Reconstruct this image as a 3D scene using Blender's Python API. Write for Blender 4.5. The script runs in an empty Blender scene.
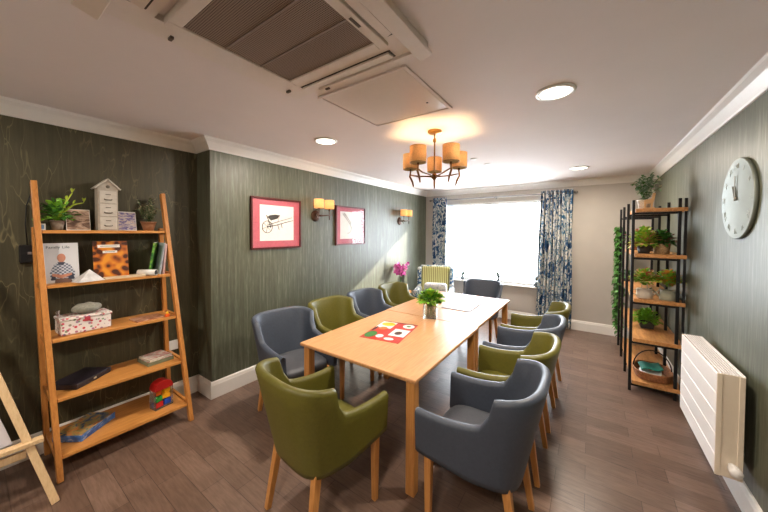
import bpy, bmesh, math, random
from math import pi, sin, cos, radians as R
from mathutils import Vector, Matrix, Euler
S = bpy.context.scene
C = S.collection
# ------------------------------------------------------------ camera
YAW, PITCH, ROLL, FPX, CY = .61, -.023, .005, 294.8, 238.5
cd = bpy.data.cameras.new('camera'); cam = bpy.data.objects.new('camera', cd); C.objects.link(cam)
cd.sensor_fit = 'HORIZONTAL'; cd.sensor_width = 36; cd.lens = FPX / 768 * 36; cd.clip_start = .05
cd.shift_y = -(256 - CY) / 768
fw = Vector((-sin(YAW) * cos(PITCH), cos(YAW) * cos(PITCH), sin(PITCH)))
rt = Vector((cos(YAW), sin(YAW), 0)); up = rt.cross(fw)
rt2 = rt * cos(ROLL) + up * sin(ROLL); up2 = -rt * sin(ROLL) + up * cos(ROLL)
cam.matrix_world = Matrix((rt2, up2, -fw)).transposed().to_4x4()
cam.location = (0, 0, 1.6)
S.camera = cam
# ------------------------------------------------------------ world, sun, exposure
S.view_settings.view_transform = 'Standard'; S.view_settings.look = 'None'
S.view_settings.gamma = 1; S.view_settings.use_curve_mapping = False
S.view_settings.exposure = 0.75
w = bpy.data.worlds.new('sky'); S.world = w; w.use_nodes = True
bg = w.node_tree.nodes['Background']; bg.inputs[0].default_value = (.86, .93, 1, 1); bg.inputs[1].default_value = 12
sl = bpy.data.lights.new('sun', 'SUN'); sl.energy = 8; sl.angle = R(1.2); sl.color = (1, .93, .82)
so = bpy.data.objects.new('sun', sl); C.objects.link(so)
so.rotation_euler = Vector((-.64, -.77, -.43)).to_track_quat('-Z', 'Y').to_euler()

# ------------------------------------------------------------ helpers
def lin(c):
    return tuple(((v / 255) / 12.92 if v / 255 <= .04045 else ((v / 255 + .055) / 1.055) ** 2.4) for v in c) + (1,)
MATS = {}
def nodes(name, rough, metal, spec):
    m = bpy.data.materials.new(name); m.use_nodes = True
    nt = m.node_tree; b = nt.nodes['Principled BSDF']
    b.inputs['Roughness'].default_value = rough; b.inputs['Metallic'].default_value = metal
    b.inputs['Specular IOR Level'].default_value = spec
    return m, nt, b
def coords(nt, scale, kind='Object', rot=(0, 0, 0)):
    tc = nt.nodes.new('ShaderNodeTexCoord'); mp = nt.nodes.new('ShaderNodeMapping')
    mp.inputs['Scale'].default_value = scale; mp.inputs['Rotation'].default_value = rot
    nt.links.new(tc.outputs[kind], mp.inputs[0]); return mp.outputs[0]
def noise(nt, vec, scale, detail=4, rough=.6, dist=0):
    n = nt.nodes.new('ShaderNodeTexNoise'); n.inputs['Scale'].default_value = scale
    n.inputs['Detail'].default_value = detail; n.inputs['Roughness'].default_value = rough; n.inputs['Distortion'].default_value = dist
    nt.links.new(vec, n.inputs['Vector']); return n.outputs['Fac']
def ramp(nt, fac, stops):
    r = nt.nodes.new('ShaderNodeValToRGB'); e = r.color_ramp.elements
    while len(e) < len(stops): e.new(.5)
    for i, (p, c) in enumerate(stops): e[i].position = p; e[i].color = c if len(c) == 4 else lin(c)
    nt.links.new(fac, r.inputs[0]); return r.outputs[0]
def bump(nt, b, fac, st, dist=.002):
    n = nt.nodes.new('ShaderNodeBump'); n.inputs['Strength'].default_value = st; n.inputs['Distance'].default_value = dist
    nt.links.new(fac, n.inputs['Height']); nt.links.new(n.outputs[0], b.inputs['Normal'])
def mixc(nt, fac, a, b, mode='MIX'):
    n = nt.nodes.new('ShaderNodeMix'); n.data_type = 'RGBA'; n.blend_type = mode
    for s, v in ((n.inputs[0], fac), (n.inputs[6], a), (n.inputs[7], b)):
        if isinstance(v, (int, float, tuple)): s.default_value = v
        else: nt.links.new(v, s)
    return n.outputs[2]
def mth(nt, op, a, b=0.0, clamp=False):
    n = nt.nodes.new('ShaderNodeMath'); n.operation = op; n.use_clamp = clamp
    for s, v in ((n.inputs[0], a), (n.inputs[1], b)):
        if isinstance(v, (int, float)): s.default_value = v
        else: nt.links.new(v, s)
    return n.outputs[0]
def mat(name, rgb, rough=.5, metal=0, spec=.5, var=.06, sc=25, bmp=0, emit=None, es=0, trans=0, alpha=None):
    if name in MATS: return MATS[name]
    m, nt, b = nodes(name, rough, metal, spec)
    c = lin(rgb); d = tuple(v * (1 - var * 2) for v in c[:3]) + (1,); l = tuple(min(1, v * (1 + var)) for v in c[:3]) + (1,)
    f = noise(nt, coords(nt, (1, 1, 1)), sc)
    nt.links.new(ramp(nt, f, [(.3, d), (.7, l)]), b.inputs['Base Color'])
    if bmp: bump(nt, b, f, bmp)
    if emit: b.inputs['Emission Color'].default_value = lin(emit); b.inputs['Emission Strength'].default_value = es
    if trans: b.inputs['Transmission Weight'].default_value = trans
    MATS[name] = m; return m
def wood(name, c1, c2, scale=(2, 30, 30), rough=.4, sc=3, bmp=.15, spec=.5):
    if name in MATS: return MATS[name]
    m, nt, b = nodes(name, rough, 0, spec)
    v = coords(nt, scale); f = noise(nt, v, sc, 5, .6, .6); g = noise(nt, v, sc * 5, 3)
    h = mth(nt, 'ADD', mth(nt, 'MULTIPLY', f, .75), mth(nt, 'MULTIPLY', g, .25))
    nt.links.new(ramp(nt, h, [(.32, c1), (.68, c2)]), b.inputs['Base Color'])
    bump(nt, b, g, bmp, .001)
    MATS[name] = m; return m
class MB:
    def __init__(s): s.v = []; s.f = []; s.m = []; s.sm = []
    def add(s, vs, fs, mi=0, smooth=False, T=None):
        o = len(s.v)
        for p in vs:
            p = Vector(p); s.v.append(T @ p if T is not None else p)
        for f in fs: s.f.append([i + o for i in f]); s.m.append(mi); s.sm.append(smooth)
        return s
    def box(s, c, d, mi=0, bev=0, T=None, seg=2, rot=None):
        bm = bmesh.new(); bmesh.ops.create_cube(bm, size=1)
        for v in bm.verts: v.co = Vector((v.co.x * d[0], v.co.y * d[1], v.co.z * d[2]))
        if bev: bmesh.ops.bevel(bm, geom=list(bm.edges), offset=min(bev, min(d) * .49), segments=seg, profile=.5, affect='EDGES')
        M = Matrix.Translation(c)
        if rot is not None: M = M @ Euler(rot).to_matrix().to_4x4()
        if T is not None: M = T @ M
        bm.verts.index_update()
        s.add([v.co.copy() for v in bm.verts], [[v.index for v in f.verts] for f in bm.faces], mi, bev > 0 and seg > 1 and False, M)
        bm.free(); return s
    def bar(s, a, b, wd, dp, mi=0, bev=.002, taper=1, upv=(0, 0, 1), roll=0):
        a, b = Vector(a), Vector(b); z = (b - a).normalized(); u = Vector(upv)
        if abs(z.dot(u)) > .98: u = Vector((0, 1, 0))
        x = u.cross(z).normalized(); y = z.cross(x)
        vs = []
        for p, k in ((a, 1), (b, taper)):
            for sx, sy in ((-1, -1), (1, -1), (1, 1), (-1, 1)): vs.append(p + x * sx * wd / 2 * k + y * sy * dp / 2 * k)
        bm = bmesh.new(); q = [bm.verts.new(p) for p in vs]
        for f in ((3, 2, 1, 0), (4, 5, 6, 7), (0, 1, 5, 4), (1, 2, 6, 5), (2, 3, 7, 6), (3, 0, 4, 7)): bm.faces.new([q[i] for i in f])
        if bev: bmesh.ops.bevel(bm, geom=list(bm.edges), offset=bev, segments=2, profile=.5, affect='EDGES')
        bm.verts.index_update()
        s.add([v.co.copy() for v in bm.verts], [[v.index for v in f.verts] for f in bm.faces], mi)
        bm.free(); return s
    def tube(s, pts, r, n=8, mi=0, cap=True, closed=False):
        pts = [Vector(p) for p in pts]; N = len(pts); rr = r if isinstance(r, (list, tuple)) else [r] * N
        vs = []; fs = []; px = None
        for i, p in enumerate(pts):
            a = pts[(i - 1) % N] if (closed or i) else p; b = pts[(i + 1) % N] if (closed or i < N - 1) else p
            z = (b - a).normalized()
            if px is None:
                px = Vector((0, 0, 1)).cross(z)
                if px.length < .05: px = Vector((1, 0, 0))
            x = (px - z * px.dot(z)).normalized(); px = x; y = z.cross(x)
            for k in range(n): t = 2 * pi * k / n; vs.append(p + (x * cos(t) + y * sin(t)) * rr[i])
        L = N if closed else N - 1
        for i in range(L):
            for k in range(n):
                j = (i + 1) % N
                fs.append([i * n + k, i * n + (k + 1) % n, j * n + (k + 1) % n, j * n + k])
        if cap and not closed: fs.append(list(range(n))[::-1]); fs.append([(N - 1) * n + k for k in range(n)])
        return s.add(vs, fs, mi, True)
    def lathe(s, prof, n=24, c=(0, 0, 0), mi=0, T=None, sq=None):
        vs = []; fs = []
        for r, z in prof:
            for k in range(n):
                t = 2 * pi * k / n
                vs.append(Vector((c[0] + r * cos(t), c[1] + r * sin(t), c[2] + z)))
        for i in range(len(prof) - 1):
            for k in range(n): fs.append([i * n + k, i * n + (k + 1) % n, (i + 1) * n + (k + 1) % n, (i + 1) * n + k])
        if prof[0][0] > 1e-5: fs.append(list(range(n))[::-1])
        if prof[-1][0] > 1e-5: fs.append([(len(prof) - 1) * n + k for k in range(n)])
        return s.add(vs, fs, mi, True, T)
    def prism(s, poly, y0, y1, mi=0, T=None):   # polygon in xz, thickness along y
        n = len(poly); vs = [(x, y0, z) for x, z in poly] + [(x, y1, z) for x, z in poly]
        fs = [list(range(n)), [n + i for i in range(n)][::-1]] + [[(i + 1) % n, i, n + i, n + (i + 1) % n] for i in range(n)]
        return s.add(vs, fs, mi, False, T)
    def grid(s, fn, nu, nv, mi=0, smooth=True, cu=False, cv=False):
        vs = [fn(i, j) for i in range(nu) for j in range(nv)]; fs = []
        for i in range(nu if cu else nu - 1):
            for j in range(nv if cv else nv - 1):
                a, b = (i + 1) % nu, (j + 1) % nv
                fs.append([i * nv + j, a * nv + j, a * nv + b, i * nv + b])
        return s.add(vs, fs, mi, smooth)
    def leaf(s, p, d, L, W, mi=0, droop=.3, fold=.15):
        p = Vector(p); d = Vector(d).normalized(); sd = d.cross(Vector((0, 0, 1)))
        if sd.length < .1: sd = Vector((1, 0, 0))
        sd.normalize(); nn = sd.cross(d)
        vs = [p]
        for t, k in ((.3, .8), (.62, 1), (.85, .55)):
            q = p + d * L * t + Vector((0, 0, -1)) * droop * L * t * t
            vs += [q - sd * W * k / 2 + nn * W * fold, q, q + sd * W * k / 2 + nn * W * fold]
        vs.append(p + d * L + Vector((0, 0, -1)) * droop * L)
        fs = [[0, 2, 1], [0, 3, 2], [1, 2, 5, 4], [2, 3, 6, 5], [4, 5, 8, 7], [5, 6, 9, 8], [7, 8, 10], [8, 9, 10]]
        return s.add(vs, fs, mi, False)
    def build(s, name, mats, parent=None, loc=None, rotz=0, rot=None, sub=0, auto=False):
        me = bpy.data.meshes.new(name); me.from_pydata([tuple(v) for v in s.v], [], s.f)
        if not isinstance(mats, (list, tuple)): mats = [mats]
        for m in mats: me.materials.append(m)
        me.polygons.foreach_set('material_index', s.m); me.polygons.foreach_set('use_smooth', s.sm); me.update()
        o = bpy.data.objects.new(name, me); C.objects.link(o)
        if parent: o.parent = parent
        if loc is not None: o.location = loc
        o.rotation_euler = rot if rot else (0, 0, rotz)
        return o
def tag(o, label, cat, group=None, kind=None):
    o['label'] = label; o['category'] = cat
    if group: o['group'] = group
    if kind: o['kind'] = kind
    return o
def thing(name, label, cat, loc=(0, 0, 0), rotz=0, group=None, rot=None):
    o = bpy.data.objects.new(name, None); C.objects.link(o); o.empty_display_size = .1
    o.location = loc; o.rotation_euler = rot if rot else (0, 0, rotz)
    return tag(o, label, cat, group)
def struct(name, mb, m, parent=None, label=None):
    o = mb.build(name, m, parent)
    if not parent: o['kind'] = 'structure'
    return o
def dup(root, loc, rotz, label):
    r = root.copy(); C.objects.link(r); r.location = loc; r.rotation_euler = (0, 0, rotz); r['label'] = label
    for ch in list(root.children):
        c = ch.copy(); C.objects.link(c); c.parent = r
        for g in ch.children:
            d = g.copy(); C.objects.link(d); d.parent = c
            d.matrix_parent_inverse = g.matrix_parent_inverse
    return r
def text(s, size, m, parent, loc, rot, align='CENTER', name='lettering', ext=.0004):
    cu = bpy.data.curves.new('t', 'FONT'); cu.body = s; cu.size = size; cu.align_x = align; cu.align_y = 'CENTER'; cu.extrude = ext
    to = bpy.data.objects.new('t', cu); C.objects.link(to)
    bpy.context.view_layer.update()
    me = bpy.data.meshes.new_from_object(to.evaluated_get(bpy.context.evaluated_depsgraph_get()))
    bpy.data.objects.remove(to); bpy.data.curves.remove(cu)
    me.materials.clear(); me.materials.append(m)
    o = bpy.data.objects.new(name, me); C.objects.link(o); o.parent = parent; o.location = loc; o.rotation_euler = rot
    return o
def sph(rx, ry, rz, n=10):   # profile helper for ellipsoid lathe
    return [(rx * sin(pi * i / n) + 1e-6, -rz * cos(pi * i / n)) for i in range(n + 1)]

# ------------------------------------------------------------ dimensions
XL, XRC, YC, YB, XR, YF, CZ, CB = -2.93, -3.20, 1.34, 5.78, .76, -1.7, 2.46, 2.36
WX0, WX1, WZ0, WZ1 = -2.52, -.60, .65, 2.17

# ------------------------------------------------------------ structural materials
def wallpaper(name, c1, c2, c3, rough, branch=None):
    m, nt, b = nodes(name, rough, 0, .6)
    f = noise(nt, coords(nt, (1, 1, .04)), 42, 5, .65); g = noise(nt, coords(nt, (1, 1, .12)), 90, 3); h = noise(nt, coords(nt, (1, 1, .5)), 2.2, 3)
    col = ramp(nt, mth(nt, 'ADD', mth(nt, 'MULTIPLY', f, .7), mth(nt, 'MULTIPLY', g, .3)), [(.32, c1), (.52, c2), (.72, c3)])
    if branch:
        v = nt.nodes.new('ShaderNodeTexVoronoi'); v.feature = 'DISTANCE_TO_EDGE'; v.inputs['Scale'].default_value = 13; v.inputs['Randomness'].default_value = 1
        vec = coords(nt, (1, 1, .2)); dn = nt.nodes.new('ShaderNodeTexNoise'); dn.inputs['Scale'].default_value = 5; dn.inputs['Detail'].default_value = 3
        nt.links.new(vec, dn.inputs['Vector'])
        nt.links.new(mixc(nt, .3, vec, dn.outputs['Color'], 'ADD'), v.inputs['Vector'])
        ln = mth(nt, 'SUBTRACT', 1, mth(nt, 'MULTIPLY', v.outputs['Distance'], 42), True)
        br = noise(nt, coords(nt, (1, 1, 1)), 4, 2)
        k = mth(nt, 'MULTIPLY', mth(nt, 'MULTIPLY', ln, .75), mth(nt, 'MULTIPLY', mth(nt, 'SUBTRACT', br, .38), 3.2, True), True)
        col = mixc(nt, k, col, lin(branch))
    nt.links.new(mixc(nt, .35, col, ramp(nt, h, [(.3, (.55, .55, .55, 1)), (.7, (1, 1, 1, 1))]), 'MULTIPLY'), b.inputs['Base Color'])
    bump(nt, b, g, .35, .002)
    return m
M_wp = wallpaper('striped_green_wallpaper', (68, 70, 52), (90, 92, 74), (128, 132, 116), .45)
M_wpd = wallpaper('branch_wallpaper', (58, 55, 36), (72, 68, 46), (86, 82, 58), .5, (142, 134, 98))
M_beige = mat('beige_wall_paint', (184, 177, 168), .8, var=.02, sc=3)
M_ceil = mat('ceiling_paint', (228, 219, 215), .85, var=.015, sc=2)
M_trim = mat('white_gloss_trim', (232, 228, 222), .35, var=.01)
M_upvc = mat('white_plastic', (235, 236, 236), .3, var=.01)
def floor_mat():
    m, nt, b = nodes('vinyl_plank_floor', .3, 0, .5)
    v = coords(nt, (1, 1, 1))
    br = nt.nodes.new('ShaderNodeTexBrick'); nt.links.new(v, br.inputs['Vector'])
    br.offset = .37; br.inputs['Scale'].default_value = 1; br.inputs['Brick Width'].default_value = .44; br.inputs['Row Height'].default_value = .135
    br.inputs['Mortar Size'].default_value = .0018; br.inputs['Mortar Smooth'].default_value = .3; br.inputs['Bias'].default_value = 0
    br.inputs['Color1'].default_value = lin((114, 91, 78)); br.inputs['Color2'].default_value = lin((140, 115, 101)); br.inputs['Mortar'].default_value = lin((84, 66, 58))
    g = noise(nt, coords(nt, (1.5, 14, 1)), 5, 6, .65, .4); g2 = noise(nt, v, 3.5, 3)
    col = mixc(nt, .8, br.outputs['Color'], ramp(nt, g, [(.3, (.5, .48, .46, 1)), (.7, (1.0, 1.0, 1.0, 1))]), 'MULTIPLY')
    col = mixc(nt, .5, col, ramp(nt, g2, [(.3, (.75, .73, .7, 1)), (.7, (1, 1, 1, 1))]), 'MULTIPLY')
    nt.links.new(col, b.inputs['Base Color'])
    nt.links.new(ramp(nt, g, [(.3, (.42, .42, .42, 1)), (.7, (.27, .27, .27, 1))]), b.inputs['Roughness'])
    bump(nt, b, mth(nt, 'ADD', mth(nt, 'MULTIPLY', br.outputs['Fac'], -1.0), mth(nt, 'MULTIPLY', g, .25)), .25, .002)
    return m
M_floor = floor_mat()
M_glass = bpy.data.materials.new('window_glass'); M_glass.use_nodes = True
nt = M_glass.node_tree; nt.nodes.clear()
o_ = nt.nodes.new('ShaderNodeOutputMaterial'); mx = nt.nodes.new('ShaderNodeMixShader'); tr = nt.nodes.new('ShaderNodeBsdfTransparent'); gl = nt.nodes.new('ShaderNodeBsdfGlossy')
gl.inputs['Roughness'].default_value = .02; fr = nt.nodes.new('ShaderNodeFresnel'); fr.inputs[0].default_value = 1.45
ge = nt.nodes.new('ShaderNodeNewGeometry'); q_ = mth(nt, 'MULTIPLY', fr.outputs[0], mth(nt, 'SUBTRACT', 1, ge.outputs['Backfacing'])); nt.links.new(q_, mx.inputs[0]); nt.links.new(tr.outputs[0], mx.inputs[1]); nt.links.new(gl.outputs[0], mx.inputs[2]); nt.links.new(mx.outputs[0], o_.inputs[0])

# ------------------------------------------------------------ room shell
T = .2
def slab(name, x0, x1, y0, y1, z0, z1, m):
    return struct(name, MB().box(((x0 + x1) / 2, (y0 + y1) / 2, (z0 + z1) / 2), (x1 - x0, y1 - y0, z1 - z0)), m)
slab('floor', XRC - T, XR + T, YF - T, YB + T, -.1, 0, M_floor)
slab('ceiling', XRC - T, XR + T, YF - T, YB + T, CZ, CZ + .1, M_ceil)
b = MB(); b.box((XL - T / 2 - .15, (YC + YB + T) / 2, CZ / 2), (T + .3, YB + T - YC, CZ)); struct('wall_left', b, M_wp)
b = MB(); b.box((XRC - T / 2, (YC + YF - T) / 2, CZ / 2), (T, YC - YF + T, CZ)); struct('wall_recess', b, M_wpd)
slab('wall_right', XR, XR + T, YF - T, YB + T, 0, CZ, M_wp)
slab('wall_front', XRC, XR, YF - T, YF, 0, CZ, M_beige)
b = MB()
for x0, x1, z0, z1 in ((XL, WX0, 0, CZ), (WX1, XR, 0, CZ), (WX0, WX1, 0, WZ0), (WX0, WX1, WZ1, CZ)):
    b.box(((x0 + x1) / 2, YB + T / 2, (z0 + z1) / 2), (x1 - x0, T, z1 - z0))
struct('wall_back', b, M_beige)
# cornice profile (d from wall, z)
CP = [(0, CB), (.012, CB), (.016, CB + .012), (.03, CB + .03), (.055, CB + .062), (.082, CB + .082), (.086, CZ), (0, CZ)]
BP = [(0, 0), (.018, 0), (.018, .125), (.014, .135), (.012, .15), (.007, .158), (0, .16)]
def sweep(name, path, prof, m):
    # path of 2d points; room lies on the right-hand side of travel
    n = len(path); P = [Vector(p) for p in path]; offs = []
    for i in range(n):
        ns = []
        for a, c in ((i - 1, i), (i, i + 1)):
            if a >= 0 and c < n:
                t = (P[c] - P[a]).normalized(); ns.append(Vector((t.y, -t.x)))
        if len(ns) == 2:
            q = (ns[0] + ns[1]); q = q / (1 + ns[0].dot(ns[1]))
        else: q = ns[0]
        offs.append(q)
    b = MB(); k = len(prof)
    b.grid(lambda i, j: (P[i].x + offs[i].x * prof[j][0], P[i].y + offs[i].y * prof[j][0], prof[j][1]), n, k, smooth=False, cv=True)
    b.add([(P[i].x + offs[i].x * p[0], P[i].y + offs[i].y * p[0], p[1]) for i in (0, n - 1) for p in prof], [list(range(k)), list(range(k, 2 * k))[::-1]])
    return struct(name, b, m)
sweep('trim_1', [(XRC, YF), (XRC, YC), (XL, YC), (XL, YB)], CP, M_trim)
sweep('trim_2', [(XL, YB), (XR, YB)], CP, M_trim)
sweep('trim_3', [(XR, YB), (XR, YF)], CP, M_trim)
sweep('baseboard_left', [(XRC, YF), (XRC, YC), (XL, YC), (XL, YB)], BP, M_trim)
sweep('baseboard_back', [(XL, YB), (XR, YB)], BP, M_trim)
sweep('baseboard_right', [(XR, YB), (XR, YF)], BP, M_trim)
# window
wr = bpy.data.objects.new('window_1', None); C.objects.link(wr); wr.location = ((WX0 + WX1) / 2, YB + .08, WZ0); wr['kind'] = 'structure'
ww, wh = WX1 - WX0, WZ1 - WZ0
b = MB()
for c, d in (((-ww / 2 + .02, 0, wh / 2), (.04, .06, wh)), ((ww / 2 - .02, 0, wh / 2), (.04, .06, wh)), ((0, 0, .02), (ww - .08, .06, .04)), ((0, 0, wh - .02), (ww - .08, .06, .04)), ((-.02, 0, wh / 2), (.026, .05, wh - .08))):
    b.box(c, d, bev=.004)
b.build('window_frame', M_upvc, wr)
MB().box((0, .0, wh / 2), (ww - .08, .006, wh - .08)).build('window_pane', M_glass, wr)
MB().box((-.06, -.035, .95), (.02, .02, .13), bev=.005).box((-.045, -.03, .9), (.02, .03, .03), bev=.004).build('window_handle', mat('dark_handle', (95, 98, 104), .4), wr)
MB().box((0, -.105, -.012), (ww + .06, .13, .024), bev=.005).build('window_sill', M_trim, wr)

# ------------------------------------------------------------ common materials
M_oak = wood('honey_oak', (176, 112, 52), (214, 152, 84), (30, 2, 2), .38)
M_oakv = wood('honey_oak_upright', (172, 106, 46), (208, 144, 76), (30, 30, 2), .4)
M_table = wood('beech_tabletop', (190, 138, 92), (212, 162, 114), (22, 1.6, 10), .34, 3, .05, .4)
M_leg = wood('beech_leg', (184, 122, 60), (212, 152, 88), (30, 30, 2), .38)
M_pine = wood('pale_pine', (206, 172, 128), (228, 200, 158), (30, 30, 2), .5)
M_rack = wood('rustic_oak_board', (168, 110, 58), (218, 162, 102), (14, 2, 10), .4, 3, .3)
M_black = mat('black_steel', (26, 26, 29), .45, .3, var=.1)
M_white = mat('white_enamel', (238, 234, 232), .35, var=.01)
M_blue = mat('slate_blue_leather', (68, 76, 90), .47, var=.06, sc=60, bmp=.08)
M_olive = mat('olive_green_leather', (96, 92, 30), .45, var=.06, sc=60, bmp=.08)
M_seatb = mat('slate_seat_fabric', (78, 81, 88), .5, var=.08, sc=90, bmp=.2)
M_brass = mat('bronze_metal', (120, 84, 50), .35, .85, var=.1)
M_brass2 = mat('dark_bronze', (82, 58, 44), .45, .6, var=.15)
M_green = [mat('leaf_bright', (128, 188, 52), .5, var=.25, sc=40), mat('leaf_mid', (66, 124, 40), .5, var=.25, sc=40), mat('leaf_deep', (38, 84, 34), .5, var=.2, sc=40), mat('leaf_sage', (112, 130, 92), .6, var=.2, sc=40), mat('leaf_lime', (176, 196, 60), .5, var=.2, sc=40)]
M_soil = mat('potting_soil', (58, 42, 30), .9, var=.2, sc=80)
M_paper = mat('white_paper', (232, 230, 226), .6, var=.01)

# ------------------------------------------------------------ tub chairs
def chair_shell():
    hw, yf, yc, yb = .292, .285, -.05, -.295        # outer plan: straight arms then half ellipse
    pts = []
    NS = 10; NE = 44
    for i in range(NS): t = i / NS; pts.append((hw, yf + (yc - yf) * t))
    for i in range(NE + 1):
        a = pi * i / NE
        cx, sy = cos(a), sin(a)
        pw = .66
        pts.append((hw * (abs(cx) ** pw) * (1 if cx >= 0 else -1), yc - (yc - yb) * (abs(sy) ** pw)))
    for i in range(NS): t = (i + 1) / NS; pts.append((-hw, yc + (yf - yc) * t))
    P = [Vector(p) for p in pts]; n = len(P)
    def H(p):   # top height by y position
        y = p.y
        if y > -.075:
            t = (yf - y) / (yf + .075); return .645 + .03 * t ** 1.5 - .012 * sin(pi * t) + (.02 * max(0, (t - .85) / .15) ** 2)
        t = min(1, (-.075 - y) / .045); t = t * t * (3 - 2 * t)
        return .695 + .135 * t + .03 * min(1, max(0, (-.12 - y) / .16))
    prof_n = 16; rings = []
    for i, p in enumerate(P):
        a, c = P[max(0, i - 1)], P[min(n - 1, i + 1)]
        tg = (c - a).normalized(); nr = Vector((-tg.y, tg.x))      # inward normal
        if nr.dot(Vector((0, .05)) - p) < 0: nr = -nr
        h = H(p); back = min(1, max(0, (-.0 - p.y) / .25)); th = .052 - .006 * back
        bz = .41 - .055 * (1 - ((p.y - yb) / (yf - yb))) ** .8
        r = th / 2; ring = []
        zt_ = h - r; ys = [bz, bz + .03, .47, .47 + (zt_ - .47) * .4, .47 + (zt_ - .47) * .75, zt_]
        def off(z, base):   # outward lean: tapers inward towards bottom, back flares at top
            k = (z - .36) / .48
            return base + (1 - k) * (.03 + .055 * back) - .02 * back * k
        outer = [(off(z, 0), z) for z in ys]
        top = [(off(h - r, 0) + r - r * cos(t), h - r + r * sin(t)) for t in (pi * .2, pi * .4, pi * .6, pi * .8)]
        inner = [(off(z, th + .0), z) for z in ys[::-1]]
        for d, z in outer + top + inner: ring.append((p.x + nr.x * d, p.y + nr.y * d, z))
        rings.append(ring)
    m = len(rings[0]); b = MB()
    b.grid(lambda i, j: rings[i][j], n, m, cv=True)
    for i, s in ((0, 1), (n - 1, -1)):      # rounded arm fronts
        ce = [sum(rings[i][j][k] for j in range(m)) / m for k in range(3)]
        r1 = [(ce[0] + (q[0] - ce[0]) * .8, q[1] + .012, ce[2] + (q[2] - ce[2]) * .965) for q in rings[i]]
        vs = list(rings[i]) + r1
        fs = [([j, (j + 1) % m, m + (j + 1) % m, m + j] if s > 0 else [m + j, m + (j + 1) % m, (j + 1) % m, j])[::-1] for j in range(m)]
        fs.append([m + j for j in range(m)][::s])
        b.add(vs, fs, 0, True)
    return b
def make_chair(name, label, leather, seatm, loc, rz):
    t = thing(name, label, 'chair', loc, rz, 'tub chairs round the tables')
    sh = chair_shell().build('backrest_shell', leather, t)
    md = sh.modifiers.new('w', 'WEIGHTED_NORMAL') if False else None
    b = MB()
    # seat cushion follows shell plan, domed
    n = 26; plan = []
    for i in range(n):
        a = 2 * pi * i / n; c, s = cos(a), sin(a)
        plan.append(((abs(c) ** .45) * (1 if c >= 0 else -1) * .228, .045 + (abs(s) ** .45) * (1 if s >= 0 else -1) * .225))
    prof = [(.94, .385), (.99, .395), (1, .43), (.985, .455), (.93, .47), (.7, .478), (.35, .482), (.02, .483)]
    b.grid(lambda i, j: (plan[j][0] * prof[i][0], .045 + (plan[j][1] - .045) * prof[i][0], prof[i][1]), len(prof), n, cv=True)
    b.add([(x * .94, .045 + (y - .045) * .94, .385) for x, y in plan], [list(range(n))[::-1]])
    b.build('seat', seatm, t)
    MB().box((0, .055, .372), (.37, .36, .03), bev=.008).build('seat_frame', leather, t)
    for sx in (-1, 1):
        MB().bar((sx * .222, .235, .0), (sx * .222, .235, .41), .03, .03, taper=1.35, bev=.003).build('leg', M_leg, t)
        MB().bar((sx * .205, -.215, .0), (sx * .18, -.155, .38), .03, .03, taper=1.35, bev=.003).build('leg', M_leg, t)
    return t
g0 = make_chair('tub_chair', 'olive green leather tub chair at the near end of the tables, back to the camera', M_olive, M_olive, (-1.275, 1.18, 0), R(-6))
b0 = make_chair('tub_chair', 'slate blue leather tub chair in the right foreground beside the front table corner', M_blue, M_seatb, (-.465, 1.66, 0), R(90))
dup(g0, (-.46, 2.26, 0), R(90), 'olive green tub chair on the right side, just behind the big slate blue foreground chair')
dup(b0, (-.46, 2.87, 0), R(90), 'slate blue tub chair on the right side between the two olive chairs')
dup(g0, (-.455, 3.48, 0), R(90), 'olive green tub chair farthest back on the right side, before the long curtain')
dup(b0, (-2.15, 1.67, 0), R(-98), 'slate blue tub chair on the left side at the near left table corner')
dup(g0, (-2.14, 2.29, 0), R(-93), 'olive green tub chair on the left side facing the colourful leaflet')
dup(b0, (-2.13, 2.88, 0), R(-91), 'slate blue tub chair on the left side between two olive chairs, under the second picture')
dup(g0, (-2.11, 3.5, 0), R(-92), 'olive green tub chair farthest back on the left side, in front of the orchid')
dup(b0, (-1.33, 4.40, 0), R(180), 'slate blue tub chair at the far table end under the window, facing the camera')

# ------------------------------------------------------------ tables
def table(loc, label, L, first=None):
    t = thing('dining_table', label, 'table', loc, 0, 'beech tables pushed together')
    MB().box((0, 0, .7175), (1.03, L, .025), bev=.008, seg=3).build('tabletop', M_table, t)
    b = MB()
    for sx in (-1, 1): b.box((sx * .36, 0, .682), (.02, L - .3, .046))
    for sy in (-1, 1): b.box((0, sy * (L / 2 - .15), .682), (.72, .02, .046))
    b.build('apron', M_leg, t)
    for sx in (-1, 1):
        for sy in (-1, 1): MB().box((sx * .465, sy * (L / 2 - .055), .3525), (.06, .06, .705), bev=.006).build('leg', M_leg, t)
    return t
table((-1.335, 2.1, 0), 'nearer beech table holding the colourful leaflet', 1.2)
table((-1.345, 3.365, 0), 'farther beech table by the window holding the white mat', 1.32)

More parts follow.
